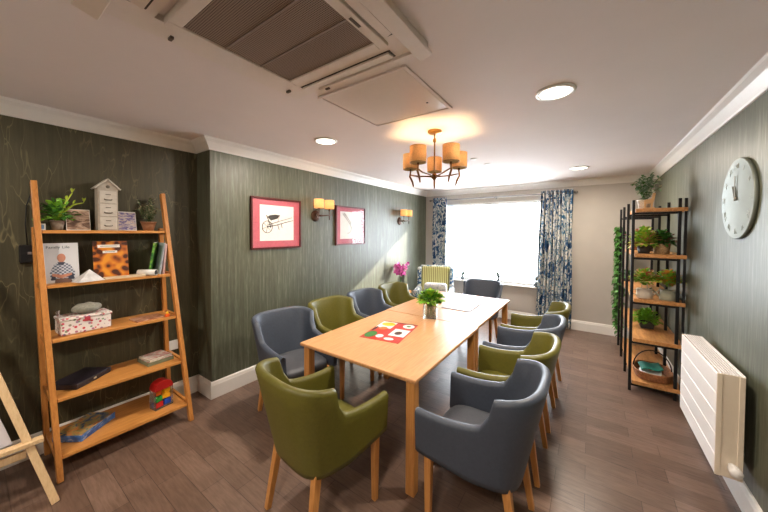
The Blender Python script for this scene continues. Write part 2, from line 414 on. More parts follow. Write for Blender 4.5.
# leaflet on the table
lt = thing('leaflet', 'red, green and yellow printed food leaflet lying on the nearer table', 'leaflet', (-1.42, 2.14, .7302), R(10)); lt.scale = (1.08, 1.12, 1)
MB().box((0, 0, .001), (.32, .44, .002)).build('page', mat('leaflet_red', (190, 44, 32), .4), lt)
rnd = random.Random(4)
b = MB(); lcol = [mat('leaflet_yellow', (236, 190, 30), .4), mat('leaflet_green', (52, 120, 50), .4), M_paper, mat('leaflet_orange', (226, 120, 60), .4), mat('leaflet_dark', (60, 30, 24), .4)]
def blob(b, x, y, rx, ry, z, mi, n=14):
    b.add([(x + rx * cos(2 * pi * i / n), y + ry * sin(2 * pi * i / n), z) for i in range(n)], [list(range(n))], mi)
b.add([(-.155, .04, .0024), (-.02, .04, .0024), (-.02, .2, .0024), (-.155, .2, .0024)], [[0, 1, 2, 3]], 2)
b.add([(.02, -.1, .0024), (.15, -.1, .0024), (.15, .06, .0024), (.02, .06, .0024)], [[0, 1, 2, 3]], 2)
blob(b, -.08, .14, .06, .05, .0028, 0); blob(b, -.11, -.13, .045, .07, .0028, 1); blob(b, -.03, -.14, .03, .035, .0028, 2)
blob(b, .06, -.17, .04, .025, .0028, 2); blob(b, .1, .15, .05, .05, .0028, 2); blob(b, .1, .15, .02, .02, .0032, 1); blob(b, .08, -.03, .03, .04, .0030, 4)
blob(b, -.08, .03, .035, .04, .0030, 3); blob(b, -.14, .0, .012, .06, .0030, 4)
b.add([(-.155, .205, .0026), (.155, .205, .0026), (.155, .218, .0026), (-.155, .218, .0026)], [[0, 1, 2, 3]], 4)
b.build('picture', lcol, lt)
# white mat
wm = tag(MB().box((0, 0, .004), (.33, .46, .008), bev=.002).build('desk_pad', mat('pale_mat', (158, 152, 156), .5), loc=(-1.225, 3.37, .7302)), 'pale grey-white rectangular desk pad on the farther table', 'mat')
rm = thing('remote_control', 'small dark remote control standing beside the vase on the table', 'remote control', (-1.385, 3.0, .7302), R(20))
MB().box((0, 0, .008), (.04, .1, .016), bev=.004).build('body', M_black, rm)
# vase with leaves
def vase_plant():
    t = thing('leafy_plant', 'bushy bright green plant in a clear square glass vase on the tables', 'plant', (-1.32, 2.72, .73), R(20))
    b = MB(); w_ = .062
    for s in (-1, 1): b.box((s * w_, 0, .07), (.006, .13, .12), bev=.001); b.box((0, s * w_, .07), (.118, .006, .12), bev=.001)
    b.box((0, 0, .005), (.13, .13, .01), bev=.002)
    g = mat('vase_glass', (225, 232, 226), .05, trans=.9)
    b.build('vase', g, t)
    b = MB(); rd = random.Random(3)
    for i in range(16):
        a = rd.random() * 6.28; r = .04 * rd.random(); e = .1
        b.tube([(r * cos(a), r * sin(a), .012), (r * 1.1 * cos(a + .5), r * 1.1 * sin(a + .5), .13), (e * cos(a), e * sin(a), .22)], .004, 5)
    b.build('stem', M_green[1], t)
    b = MB()
    for i in range(480):
        a = rd.random() * 6.28; el = rd.uniform(-.15, 1.4); d = Vector((cos(a) * cos(el), sin(a) * cos(el), sin(el)))
        r0 = rd.uniform(.02, .11); p = Vector((0, 0, .175)) + Vector((d.x * r0, d.y * r0, d.z * r0 * .8))
        b.leaf(p, d + Vector((0, 0, .15)), rd.uniform(.045, .075), rd.uniform(.028, .042), rd.choice([0, 0, 0, 1, 2]), .3)
    b.build('foliage', [M_green[0], M_green[1], M_green[4]], t)
vase_plant()

# ------------------------------------------------------------ ladder shelf on the left
def xf(z): return -2.735 - .18 * z
def yl(z): return .34 - .027 * z
def yr(z): return 1.09 - .038 * z
LS = [1.588, 1.22, .865, .49, .14]
t = thing('ladder_shelf', 'tall honey oak five tier ladder shelf leaning against the dark wallpaper', 'shelf', (-3.0, .7, 0))
o3 = Vector((-3.0, .7, 0))
for s, yy, zt in ((-1, yl, 1.93), (1, yr, 1.92)):
    MB().bar(Vector((xf(0), yy(0), 0)) - o3, Vector((xf(zt), yy(zt), zt)) - o3, .03, .045, bev=.003, upv=(1, 0, 0)).build('front_post', M_oakv, t)
    MB().bar(Vector((-3.155, yy(.3), 0)) - o3, Vector((-3.155, yy(1.65), 1.62)) - o3, .03, .04, bev=.003, upv=(1, 0, 0)).build('rear_post', M_oakv, t)
    for z in LS: MB().box(Vector(((xf(z) - 3.155) / 2, yy(z), z - .0)) - o3, (abs(xf(z) + 3.155) - .03, .022, .035), bev=.002).build('side_rail', M_oakv, t)
MO_S = wood('honey_oak_shelf', (184, 120, 56), (216, 154, 84), (30, 2, 30), .36)
for z in LS:
    x0, x1 = -3.178, xf(z) + .012
    MB().box(Vector(((x0 + x1) / 2, (yl(z) + yr(z)) / 2, z)) - o3, (x1 - x0, yr(z) - yl(z) - .034, .022), bev=.003).build('shelf_board', MO_S, t)
def st(i): return LS[i] + .0115
# -- tier 1
def plant(name, label, cat, loc, pot, leaves, rotz=0, group=None):
    t = thing(name, label, cat, loc, rotz, group)
    pot(t); leaves(t); return t
def round_pot(r0, r1, h, m, rim=True):
    def f(t):
        b = MB(); pr = [(r0, 0), (r0 * .5 + r1 * .5, h * .5), (r1, h * .93)]
        if rim: pr += [(r1 * 1.07, h * .93), (r1 * 1.07, h)]
        else: pr += [(r1, h)]
        pr += [(r1 * .9, h), (r1 * .88, h * .85), (.0001, h * .85)]
        b.lathe(pr, 20).build('pot', m, t)
        MB().lathe([(.0001, h * .86), (r1 * .87, h * .86), (r1 * .8, h * .9), (.0001, h * .91)], 16).build('soil', M_soil, t)
    return f
def bush(r, h, z0, n, L, W, mis, ms, seed, elr=(-.2, 1.4), droop=.3, sx=1, stem=True):
    def f(t):
        rd = random.Random(seed); b = MB()
        for i in range(n):
            a = rd.random() * 6.28; el = rd.uniform(*elr); d = Vector((cos(a) * cos(el) * sx, sin(a) * cos(el), sin(el)))
            k = rd.uniform(.25, 1); p = Vector((d.x * r * k, d.y * r * k, z0 + d.z * h * k))
            if stem and i % 4 == 0: b.tube([(d.x * .01, d.y * .01, z0 - .02), p * .5 + Vector((0, 0, z0 * .5)), p], .0016, 4, 0)
            b.leaf(p, d + Vector((0, 0, rd.uniform(-.2, .4))), L * rd.uniform(.7, 1.2), W * rd.uniform(.7, 1.2), rd.choice(mis), droop)
        b.build('foliage', ms, t)
    return f
M_gpot = mat('weathered_stone_pot', (138, 126, 112), .8, var=.12, sc=60, bmp=.3)
M_terra = mat('terracotta', (158, 112, 80), .75, var=.1, sc=50)
def pothos(t):
    bush(.085, .11, .09, 110, .055, .042, [0, 1, 1], [M_green[0], M_green[1]], 5)(t)
    rd = random.Random(8); b = MB()
    for path in ([(0, .0, .08), (.01, .02, .14), (.012, .045, .21), (.0, .075, .27)], [(0, .0, .08), (0, .04, .14), (0, .08, .185), (0, .135, .205)]):
        b.tube(path, [.004, .007, .006, .003], 6)
        for q in path[1:]:
            for k in range(3): b.leaf(q, (rd.uniform(-.3, .3), rd.uniform(-.2, .5), 1), .05, .016, 0, .2)
    b.build('trailing_stem', M_green[4], t)
plant('potted_pothos', 'lime green leafy plant in a small stone pot at the left of the top tier', 'plant', (-3.09, .395, st(0)), round_pot(.027, .037, .068, M_gpot), pothos)
cn = thing('candle_box', 'tiny white box with a blue label at the left end of the top tier', 'box', (-3.06, .322, st(0)), R(90))
MB().box((0, 0, .022), (.026, .026, .044), bev=.001).build('carton', M_paper, cn)
MB().box((0, -.0135, .022), (.012, .001, .028)).build('label_panel', mat('pale_blue_label', (120, 160, 210), .5), cn)
def photo_mat(name, cols, scale=9):
    m, nt, b = nodes(name, .35, 0, .5)
    f = noise(nt, coords(nt, (1, 1, 2.5)), scale, 5, .6, 1.2)
    nt.links.new(ramp(nt, f, [(.3 + .4 * i / (len(cols) - 1), c) for i, c in enumerate(cols)]), b.inputs['Base Color']); return m
c1 = thing('picture_card', 'square landscape photo card in browns leaning beside the lime plant', 'photo card', (-3.07, .498, st(0)), rot=(R(-12), 0, R(90)))
MB().box((0, 0, .078), (.125, .004, .156)).build('card', M_paper, c1)
MB().box((0, -.0025, .078), (.119, .001, .148)).build('picture', photo_mat('brown_landscape', [(70, 56, 52), (120, 92, 78), (196, 170, 150), (206, 130, 60)]), c1)
c2 = thing('picture_card', 'small card with red and purple flowers leaning between the wooden house and the olive plant', 'photo card', (-3.09, .782, st(0)), rot=(R(-12), 0, R(90)))
MB().box((0, 0, .078), (.115, .004, .156)).build('card', M_paper, c2)
MB().box((0, -.0025, .076), (.109, .001, .146)).build('picture', photo_mat('flower_print', [(70, 70, 120), (110, 100, 150), (200, 190, 180), (150, 60, 50)], 22), c2)
hs = thing('drawer_house', 'whitewashed wooden beach hut ornament with three small drawers', 'ornament', (-3.09, .655, st(0)), R(90))
M_wash = mat('grey_whitewash', (176, 166, 152), .7, var=.08, sc=40); M_wash2 = mat('pale_whitewash', (196, 188, 176), .7, var=.06, sc=40)
MB().prism([(-.058, 0), (.058, 0), (.058, .325), (0, .385), (-.058, .325)], -.045, .045).build('body', M_wash, hs)
b = MB()
for s in (-1, 1): b.bar((s * .074, 0, .315), (0, 0, .392), .1, .009, bev=.001, upv=(0, 1, 0)) if False else b.box((s * .037, 0, .356), (.108, .11, .009), rot=(0, s * R(45.5), 0))
b.build('roof', M_wash2, hs)
for k in range(3):
    d = MB().box((0, -.047, .055 + k * .1), (.098, .006, .092), bev=.002).build('drawer', M_wash2, hs)
    MB().tube([(-.022, -.05, .04 + k * .1), (-.018, -.058, .034 + k * .1), (.018, -.058, .034 + k * .1), (.022, -.05, .04 + k * .1)], .0035, 6).box((0, -.051, .075 + k * .1), (.03, .002, .006)).build('handle', mat('dull_pewter', (110, 100, 90), .5, .3), d)
MB().lathe([(.0001, 0), (.012, 0), (.012, .003), (.0001, .003)], 14, T=Matrix.Translation((0, -.045, .335)) @ Matrix.Rotation(R(90), 4, 'X')).build('round_vent', mat('dull_pewter', (110, 100, 90)), hs)
def olive(t):
    rd = random.Random(12); b = MB()
    for i in range(13):
        a = rd.random() * 6.28; r = rd.uniform(.04, .11); h = rd.uniform(.16, .29)
        p0 = Vector((0, 0, .06)); p1 = Vector((r * .5 * cos(a), r * .5 * sin(a), h * .6)); p2 = Vector((r * cos(a) * .9, r * sin(a), h))
        b.tube([p0, p1, p2], [.0025, .002, .0012], 5, 2)
        for k in range(16):
            u = rd.uniform(.3, 1); q = p1.lerp(p2, (u - .3) / .7) if u > .5 else p0.lerp(p1, u * 2)
            b.leaf(q, (rd.uniform(-1, 1), rd.uniform(-1, 1), rd.uniform(-.1, .9)), rd.uniform(.024, .036), .013, rd.choice([0, 0, 1]), .15)
    b.build('foliage', [M_green[3], mat('pale_bloom', (190, 186, 150), .6), M_green[2]], t)
plant('olive_plant', 'wispy grey-green olive plant in a terracotta pot at the right of the top tier', 'plant', (-3.09, .92, st(0)), round_pot(.035, .053, .075, M_terra), olive)
# -- tier 2
mg = thing('magazine', 'Family Life magazine with a seated man in a checked shirt on its cover', 'magazine', (-3.03, .404, st(1)), rot=(R(-10), 0, R(90)))
MB().box((0, 0, .14), (.175, .006, .28)).build('cover', mat('magazine_cover', (206, 208, 212), .35, var=.04, sc=6), mg)
M_skin = mat('printed_skin', (186, 128, 104), .4, var=.05); M_navy = mat('printed_navy', (52, 58, 78), .4); M_chk = None
def check_mat():
    m, nt, b = nodes('printed_check_shirt', .4, 0, .5)
    ck = nt.nodes.new('ShaderNodeTexChecker'); ck.inputs['Scale'].default_value = 90; nt.links.new(coords(nt, (1, 1, 1)), ck.inputs['Vector'])
    ck.inputs['Color1'].default_value = lin((190, 196, 206)); ck.inputs['Color2'].default_value = lin((92, 100, 120)); nt.links.new(ck.outputs[0], b.inputs['Base Color']); return m
b = MB()
def pz(b, pts, y, mi): b.add([(x, y, z) for x, z in pts], [list(range(len(pts)))], mi)
def el(x, z, rx, rz, n=16): return [(x + rx * cos(2 * pi * i / n), z + rz * sin(2 * pi * i / n)) for i in range(n)]
pz(b, [(-.052, .02), (.062, .02), (.066, .07), (.045, .125), (.012, .145), (-.012, .145), (-.035, .128), (-.056, .07)], -.0034, 1)
pz(b, [(-.05, .02), (-.028, .02), (-.03, .06), (-.048, .06)], -.0037, 2); pz(b, [(.03, .02), (.06, .02), (.058, .06), (.035, .06)], -.0037, 2)
pz(b, [(-.045, .05), (.0, .03), (.05, .05), (.05, .066), (0, .055), (-.045, .068)], -.004, 0)
pz(b, [(-.018, .145), (.018, .145), (.012, .125), (-.01, .125)], -.0037, 2)
pz(b, el(.002, .175, .021, .03), -.004, 0); pz(b, [(-.01, .145), (.012, .145), (.012, .16), (-.01, .16)], -.0042, 0)
pz(b, [(-.035, .0), (.05, .0), (.045, .03), (-.03, .03)], -.0036, 3)
b.build('cover_photo', [M_skin, check_mat(), M_navy, mat('printed_brown', (110, 84, 76), .4)], mg)
text('Family Life', .027, mat('title_ink', (60, 84, 92), .4), mg, (-.012, -.0038, .25), (R(90), 0, 0))
pyr = tag(MB().add([(-.075, -.05, 0), (.075, -.05, 0), (.075, .05, 0), (-.075, .05, 0), (0.005, 0, .085)], [[3, 2, 1, 0], [0, 1, 4], [1, 2, 4], [2, 3, 4], [3, 0, 4]]).build('paper_pyramid', mat('marbled_paper', (206, 204, 204), .5, var=.12, sc=30), loc=(-2.985, .53, st(1)), rotz=R(102)), 'small white folded paper pyramid in front of the magazine', 'ornament')
gf = thing('picture_book', 'orange book with giraffe-patch cover and white title labels, standing upright', 'book', (-3.06, .675, st(1) + .002), rot=(R(-9), 0, R(90)))
def giraffe():
    m, nt, b = nodes('giraffe_print', .35, 0, .5)
    v = nt.nodes.new('ShaderNodeTexVoronoi'); v.feature = 'SMOOTH_F1'; v.inputs['Scale'].default_value = 25; nt.links.new(coords(nt, (1, .01, 1)), v.inputs['Vector'])
    nt.links.new(ramp(nt, v.outputs['Distance'], [(.28, (74, 32, 12)), (.42, (190, 100, 22)), (.6, (222, 148, 40))]), b.inputs['Base Color']); return m
MB().box((0, 0, .142), (.205, .012, .284), bev=.001).build('cover', giraffe(), gf)
MB().box((-.01, -.0068, .245), (.13, .0012, .022)).box((-.005, -.0068, .2), (.085, .0012, .018)).build('title_label', M_paper, gf)
MB().box((-.01, -.0076, .245), (.1, .0006, .003)).box((-.005, -.0076, .2), (.06, .0006, .003)).build('title_print', M_navy, gf)
tag(MB().box((0, 0, .006), (.24, .09, .012), bev=.002).build('booklet', mat('cream_card', (222, 200, 168), .5), loc=(-2.99, .735, st(1)), rotz=R(88)), 'thin cream booklet lying flat below the giraffe book', 'booklet')
rp = thing('paper_roll', 'white rolled paper tube with dark open end lying on second tier', 'paper roll', (-2.975, .875, st(1) + .0245), R(-52))
Tq = Matrix.Rotation(R(-90), 4, 'X')
MB().lathe([(.021, -.07), (.024, -.07), (.024, .07), (.021, .07), (.021, -.07)], 20, T=Tq).build('tube', M_paper, rp)
MB().lathe([(.0001, -.068), (.0208, -.068), (.0208, .066), (.0001, .066)], 20, T=Tq).build('shade_plug', M_black, rp)  # black plug stands in for the shade inside the open tube
def sbook(label, y, x, col, w_, h_, th, tilt, z=0):
    o = thing('book', label, 'book', (x, y, st(1)), rot=(0, R(tilt), R(90)) , group='books leaning on the second tier')
    MB().box((0, w_ / 2 - .05, h_ / 2), (th, w_, h_), bev=.001).build('cover', col, o)
    MB().box((0.0, w_ / 2 - .05, h_ / 2), (th * .6, w_ + .0006, h_ + .0006)).build('pages', M_paper, o)
    return o
def book(label, y, x, m, w_, h_, th, tilt, rz=90):
    o = thing('book', label, 'book', (x, y, st(1)), rot=(0, R(tilt), R(rz)), group='books leaning on the second tier')
    hz = abs(sin(R(tilt))) * th / 2
    MB().box((0, 0, h_ / 2), (th, w_, h_), bev=.001).build('cover', m, o)
    MB().box((0, .003, h_ / 2 + .001), (th * .7, w_ - .008, h_)).build('pages', M_paper, o)
    return o
M_bg = photo_mat('green_wildlife_cover', [(20, 44, 70), (44, 110, 50), (110, 170, 60), (190, 170, 110)], 7)
book('green and navy picture book leaning right on the second tier', .925, -3.07, M_bg, .17, .268, .012, 8, 65)
book('thin pale book leaning next to the green picture book', .966, -3.07, mat('pale_blue_cover', (178, 186, 198), .4), .17, .265, .01, 8)
book('pinkish white book nearest the right post of second tier', .99, -3.06, mat('pink_white_cover', (210, 176, 176), .4), .16, .255, .014, 5)
# -- tier 3: sewing basket
def floral_box():
    m, nt, b = nodes('ditsy_floral_fabric', .8, 0, .2)
    v = nt.nodes.new('ShaderNodeTexVoronoi'); v.inputs['Scale'].default_value = 48; nt.links.new(coords(nt, (1, 1, 1)), v.inputs['Vector'])
    dots = ramp(nt, v.outputs['Distance'], [(.34, (1, 1, 1, 1)), (.42, (0, 0, 0, 1))])
    sp = nt.nodes.new('ShaderNodeSeparateColor'); nt.links.new(v.outputs['Color'], sp.inputs[0])
    dc = ramp(nt, sp.outputs[0], [(.2, (200, 70, 80)), (.45, (110, 120, 150)), (.7, (206, 130, 140)), (.9, (120, 140, 110))])
    nt.links.new(mixc(nt, dots, lin((222, 214, 208)), dc), b.inputs['Base Color']); return m
M_flo = floral_box()
sb = thing('sewing_basket', 'white sewing basket with small floral print and arched handle on the third tier', 'basket', (-3.005, .505, st(2)), R(93))
MB().box((0, 0, .052), (.26, .16, .1), bev=.008).build('body', M_flo, sb)
MB().box((0, 0, .111), (.27, .17, .018), bev=.005).build('lid', M_flo, sb)
MB().box((-.0, -.086, .095), (.03, .006, .03), bev=.001).build('clasp', mat('red_trim', (180, 60, 70), .5), sb)
MB().tube([(-.12, -.05, .095), (-.128, -.02, .15), (-.122, .0, .165), (-.128, .04, .15), (-.12, .06, .095)], .0045, 8).build('handle', mat('grey_braid', (170, 160, 156), .6), sb)
cu = MB().lathe([(r_ * 1.0, z_) for r_, z_ in sph(.06, .06, .038)], 20)
cu.v = [Vector((v.x * 1.35, v.y, v.z + .039 + .003 * sin(v.x * 150))) for v in cu.v]
tag(cu.build('pin_cushion', mat('grey_green_knit', (140, 140, 128), .8, var=.15, sc=70, bmp=.3), loc=(-3.0, .52, st(2) + .1205), rotz=R(90)), 'oval grey-green knitted bundle resting on the floral sewing basket', 'cushion')
m1 = thing('magazine', 'flat magazine with orange-brown cover lying at the right of third tier', 'magazine', (-2.98, .875, st(2)), R(96))
MB().box((0, 0, .004), (.2, .15, .008), bev=.001).build('cover', photo_mat('brown_magazine', [(110, 70, 50), (176, 120, 90), (210, 190, 170)], 10), m1)
ty = thing('toy_brick', 'tiny orange and yellow toy at the right edge of the third tier', 'toy', (-2.905, .985, st(2)))
MB().box((0, 0, .012), (.024, .03, .024), bev=.003).build('base', mat('toy_orange', (226, 96, 30), .4), ty)
MB().lathe([(.009, .024), (.009, .04), (.0001, .045)], 12).build('top_knob', mat('toy_yellow', (238, 190, 40), .4), ty)
# -- tier 4
bx = thing('presentation_case', 'flat black case with small metal clasp on the fourth tier', 'case', (-3.03, .49, st(3)), R(128))
MB().box((0, 0, .02), (.27, .19, .038), bev=.003).build('body', mat('dark_plum_case', (30, 24, 34), .45, var=.15), bx)
MB().box((0, -.0965, .02), (.02, .004, .014), bev=.001).build('clasp', mat('pale_clasp', (190, 180, 160), .3, .5), bx)
for k, (lb, m_, dz, rz, d_) in enumerate((('white illustrated box game at the right of fourth tier, lower of the two', 'box', 0, 95, .2), ('thin pale board book lying on top of the white box game', 'box', .0305, 99, .17))):
    g_ = thing('boxed_game', lb, 'game', (-3.0, .93, st(3) + dz), R(rz))
    MB().box((0, 0, .015 - .007 * k), (.185 - .02 * k, d_ , .03 - .014 * k), bev=.002).build('carton', mat('game_green_grey' if k == 0 else 'game_cream', (120, 128, 104) if k == 0 else (206, 198, 184), .5), g_)
    MB().box((0, 0, .0303 - .0142 * k), (.175 - .02 * k, d_ - .01, .001)).build('printed_top', photo_mat('game_top_%d' % k, [(214, 206, 196), (190, 180, 170), (170, 80, 70), (220, 214, 206)], 14), g_)
# -- tier 5
pzl = thing('jigsaw_box', 'blue jigsaw puzzle box with busy picture lid on the bottom tier', 'puzzle box', (-2.985, .5, st(4)), R(128))
MB().box((0, 0, .022), (.27, .19, .044), bev=.002).build('carton', photo_mat('puzzle_side', [(40, 60, 120), (60, 100, 170), (70, 120, 190), (190, 200, 210)], 16), pzl)
MB().box((0, 0, .0445), (.264, .184, .002)).build('picture_lid', photo_mat('puzzle_top', [(20, 24, 40), (40, 80, 130), (160, 150, 90), (200, 120, 60), (40, 60, 60)], 15), pzl)
tb = thing('toy_tub', 'clear tub of coloured building bricks with a domed red lid on the bottom tier', 'toy', (-2.88, .93, st(4)), R(100))
M_clear = mat('clear_plastic', (220, 226, 232), .08, trans=.92)
b = MB(); tw, td = .066, .04
b.box((0, 0, .004), (.13, .08, .008), bev=.001)
for s in (-1, 1): b.box((s * .064, 0, .08), (.003, .08, .145)); 
b.box((0, .0385, .08), (.125, .003, .145))
b.build('tub', M_clear, tb)
MB().prism([(-.067, .152), (.067, .152), (.067, .17), (.055, .2), (.03, .216), (0, .222), (-.03, .216), (-.055, .2), (-.067, .17)], -.041, .041).build('lid', mat('lid_red', (176, 30, 28), .4), tb)
cols = {'red': (206, 30, 34), 'blue': (30, 80, 190), 'yellow': (240, 176, 30), 'green': (40, 150, 60), 'orange': (236, 110, 30)}
def toybrick(col, x, y, z, w_, h_, rz=0):
    nm = 'brick_' + col; o = MB().box((0, 0, h_ / 2), (w_, .03, h_), bev=.002)
    for k in (-1, 1): o.lathe([(.006, h_), (.006, h_ + .006), (.0001, h_ + .006)], 10, (k * w_ / 4, 0, 0))
    q = o.build('toy_brick', mat(nm, cols[col], .35), tb, (x, y, z), R(rz)); q['label'] = col + ' building brick'
for a_ in (('red', -.028, -.012, .01, .052, .04), ('blue', .032, -.012, .01, .05, .045), ('blue', -.03, .02, .01, .05, .03), ('green', -.03, -.012, .056, .05, .036, 12), ('yellow', .025, -.012, .064, .055, .034, -8), ('yellow', .03, -.01, .104, .05, .034, 10), ('orange', -.025, .005, .1, .045, .035, 5)): toybrick(*a_)
# wall things near shelf
sk = thing('wall_socket', 'white double wall socket low on the dark wallpaper behind the ladder shelf', 'socket', (XRC + .0005, 1.115, .525), R(90))
MB().box((0, -.005, 0), (.088, .009, .088), bev=.002).build('plate', M_upvc, sk)
MB().box((0, -.0105, .02), (.02, .003, .012)).build('switch', M_upvc, sk)
hk = thing('hanging_device', 'small black box hanging on a black cord on the wall left of the ladder shelf', 'device', (XRC + .0005, .256, 1.385), R(90))
MB().box((0, -.018, .05), (.075, .034, .125), bev=.006).build('body', M_black, hk)
MB().box((.008, -.0362, .055), (.018, .001, .018)).build('label_panel', mat('grey_label', (120, 112, 112), .5), hk)
MB().tube([(0, -.02, .11), (-.006, -.016, .25), (.0, -.01, .38), (.03, -.01, .5), (.035, -.008, .55)], .0035, 6).build('cord', M_black, hk)

# ------------------------------------------------------------ easel
es = thing('easel', 'pale pine easel cut off by the left edge of the picture', 'easel', (-2.7, .08, 0))
oe = Vector((-2.7, .1, 0))
def ev(x, y, z): return Vector((x, y, z)) - oe
MB().bar(ev(-2.56, .31, 0), ev(-2.90, -.075, 1.55), .034, .055, bev=.002, upv=(1, 0, 0)).build('leg', M_pine, es)
MB().bar(ev(-2.56, -.55, 0), ev(-2.90, -.165, 1.55), .034, .055, bev=.002, upv=(1, 0, 0)).build('leg', M_pine, es)
MB().bar(ev(-3.10, -.12, 0), ev(-2.93, -.12, 1.5), .045, .02, bev=.002).build('leg', M_pine, es)
MB().box(ev(-2.62, -.12, .375), (.05, .79, .022), bev=.002).build('ledge', M_pine, es)
MB().box(ev(-2.635, -.12, .315), (.02, .66, .04), bev=.002).build('crossbar', M_pine, es)
bd = thing('whiteboard', 'white drawing board resting on the easel ledge at the left edge', 'board', (-2.655, -.14, .387), rot=(0, R(-12.2), 0))
MB().prism([(-.285, 0), (.285, 0), (.06, .9), (-.06, .9)], -.006, .006, T=Matrix.Rotation(R(90), 4, 'Z') @ Matrix.Translation((0, .02, 0))).build('panel', mat('board_white', (214, 212, 222), .4, var=.01), bd)

# ------------------------------------------------------------ pictures on the left wall
M_mount = mat('pink_red_mount', (188, 92, 104), .6, var=.05, sc=30); M_frame = mat('dark_cherry_frame', (86, 30, 26), .35, var=.12)
M_art = mat('cream_art_paper', (226, 222, 216), .6, var=.02, sc=20); M_ink = mat('drawing_ink', (58, 54, 52), .6)
def pglass(name='picture_glass'):
    if name in MATS: return MATS[name]
    g = M_glass.copy(); g.name = name; MATS[name] = g; return g
def picture(label, y, aw, draw):
    w_, h_ = .65, .565
    t = thing('framed_picture', label, 'picture', (XL + .0005, y, 1.687), R(90))
    b = MB()
    for s in (-1, 1):
        b.box((s * (w_ / 2 - .009), -.014, 0), (.018, .028, h_), bev=.002); b.box((0, -.014, s * (h_ / 2 - .009)), (w_ - .036, .028, .018), bev=.002)
    b.build('frame', M_frame, t)
    MB().box((0, -.008, 0), (w_ - .036, .006, h_ - .036)).build('mount', M_mount, t)
    MB().box((0, -.0115, .004), (aw, .001, .395)).build('artwork', M_art, t)
    draw(t)
    MB().box((0, -.018, 0), (w_ - .036, .002, h_ - .036)).build('glass', pglass(), t)
def barrow(t):
    b = MB(); Y = -.0135
    def ln(p, r=.003): b.tube([(x, Y, z) for x, z in p], r, 5)
    ln(el(-.13, -.04, .062, .066, 22) + el(-.13, -.04, .062, .066, 22)[:1], .0035)
    for k in range(6): a = k * pi / 3 + .3; ln([(-.13, -.04), (-.13 + .06 * cos(a), -.04 + .063 * sin(a))], .0018)
    ln([(-.13, -.04), (-.02, -.02), (.09, .01), (.21, .04)], .004); ln([(-.12, -.02), (.0, .02), (.2, .075)], .003)
    ln([(.0, -.01), (.02, -.07)], .003); ln([(.05, .0), (.06, -.05)], .003)
    pz(b, [(-.13, .07), (-.085, .03), (.0, .055), (.03, .095), (-.03, .1), (-.1, .09)], Y, 0)
    ln([(-.14, .09), (-.1, .0), (-.09, -.05)], .004); ln([(.03, .095), (.0, .01)], .002)
    b.build('wheelbarrow_drawing', M_ink, t)
picture('dark-framed drawing of an old wheelbarrow on a pink-red mount, nearer on the left wall', 2.058, .44, barrow)
def tool(t):
    b = MB(); Y = -.0135
    for p in ([(-.18, .17), (-.1, .1), (-.02, .02)], [(-.15, .18), (-.06, .1), (-.0, .03)], [(-.02, .02), (.02, -.05), (-.03, -.1), (-.08, -.12)]): b.tube([(x, Y, z) for x, z in p], .003, 5)
    b.build('tool_drawing', mat('washed_ink', (140, 136, 134), .6), t)  # ink paled to imitate the reflection washing out this drawing
picture('dark-framed faint drawing on a pink-red mount, farther one between the two wall lights', 3.316, .46, tool)

# ------------------------------------------------------------ lamp shades & lights
def shade_mat(name, rgb, em):
    m = bpy.data.materials.new(name); m.use_nodes = True; nt = m.node_tree; nt.nodes.clear()
    o = nt.nodes.new('ShaderNodeOutputMaterial'); d = nt.nodes.new('ShaderNodeBsdfDiffuse'); tl = nt.nodes.new('ShaderNodeBsdfTranslucent'); mx = nt.nodes.new('ShaderNodeMixShader'); e = nt.nodes.new('ShaderNodeEmission'); a = nt.nodes.new('ShaderNodeAddShader')
    wv = noise(nt, coords(nt, (1, 1, 1)), 120); c = ramp(nt, wv, [(.3, tuple(v * .88 for v in rgb)), (.7, rgb)])
    nt.links.new(c, d.inputs[0]); nt.links.new(c, tl.inputs[0]); nt.links.new(c, e.inputs[0]); e.inputs[1].default_value = em; mx.inputs[0].default_value = .4
    nt.links.new(d.outputs[0], mx.inputs[1]); nt.links.new(tl.outputs[0], mx.inputs[2]); nt.links.new(mx.outputs[0], a.inputs[0]); nt.links.new(e.outputs[0], a.inputs[1]); nt.links.new(a.outputs[0], o.inputs[0]); return m
M_sh = shade_mat('cream_lamp_shade', (222, 176, 116), .12); M_sh2 = shade_mat('glowing_wall_shade', (246, 190, 124), .42)
def emis(name, rgb, s):
    m = bpy.data.materials.new(name); m.use_nodes = True; nt = m.node_tree; b = nt.nodes['Principled BSDF']
    b.inputs['Base Color'].default_value = lin(rgb); b.inputs['Emission Color'].default_value = lin(rgb); b.inputs['Emission Strength'].default_value = s; return m
M_bulb = emis('warm_bulb', (255, 200, 120), 3); M_down = emis('downlight_diffuser', (255, 244, 226), 4)
def lamp(loc, e, col, r=.02, kind='POINT', parent=None):
    l = bpy.data.lights.new('lamp_light', kind); l.energy = e; l.color = col
    if kind == 'AREA': l.shape = 'DISK'; l.size = r
    else: l.shadow_soft_size = r
    o = bpy.data.objects.new('lamp_light', l); C.objects.link(o); o.location = loc
    if parent: o.parent = parent
    return o
def shade(parent, c, r, h, m):
    b = MB().lathe([(r, 0), (r, h), (r - .003, h), (r - .003, 0), (r, 0)], 24, c)
    s = b.build('shade', m, parent)
    MB().tube([(c[0] + (r - .002) * cos(a), c[1] + (r - .002) * sin(a), c[2]) for a in [2 * pi * i / 24 for i in range(24)]], .0025, 5, closed=True).tube([(c[0] - r + .003, c[1], c[2] + .012), (c[0] + r - .003, c[1], c[2] + .012)], .0015, 5).build('shade_ring', M_brass, s)
    MB().lathe([(q, z + c[2] + h * .5) for q, z in sph(.016, .016, .026)], 12, (c[0], c[1], 0)).build('bulb', M_bulb, s)
    lp = lamp((c[0], c[1], c[2] + h * .5), 1, (1, .68, .36), .02, parent=parent); return lp
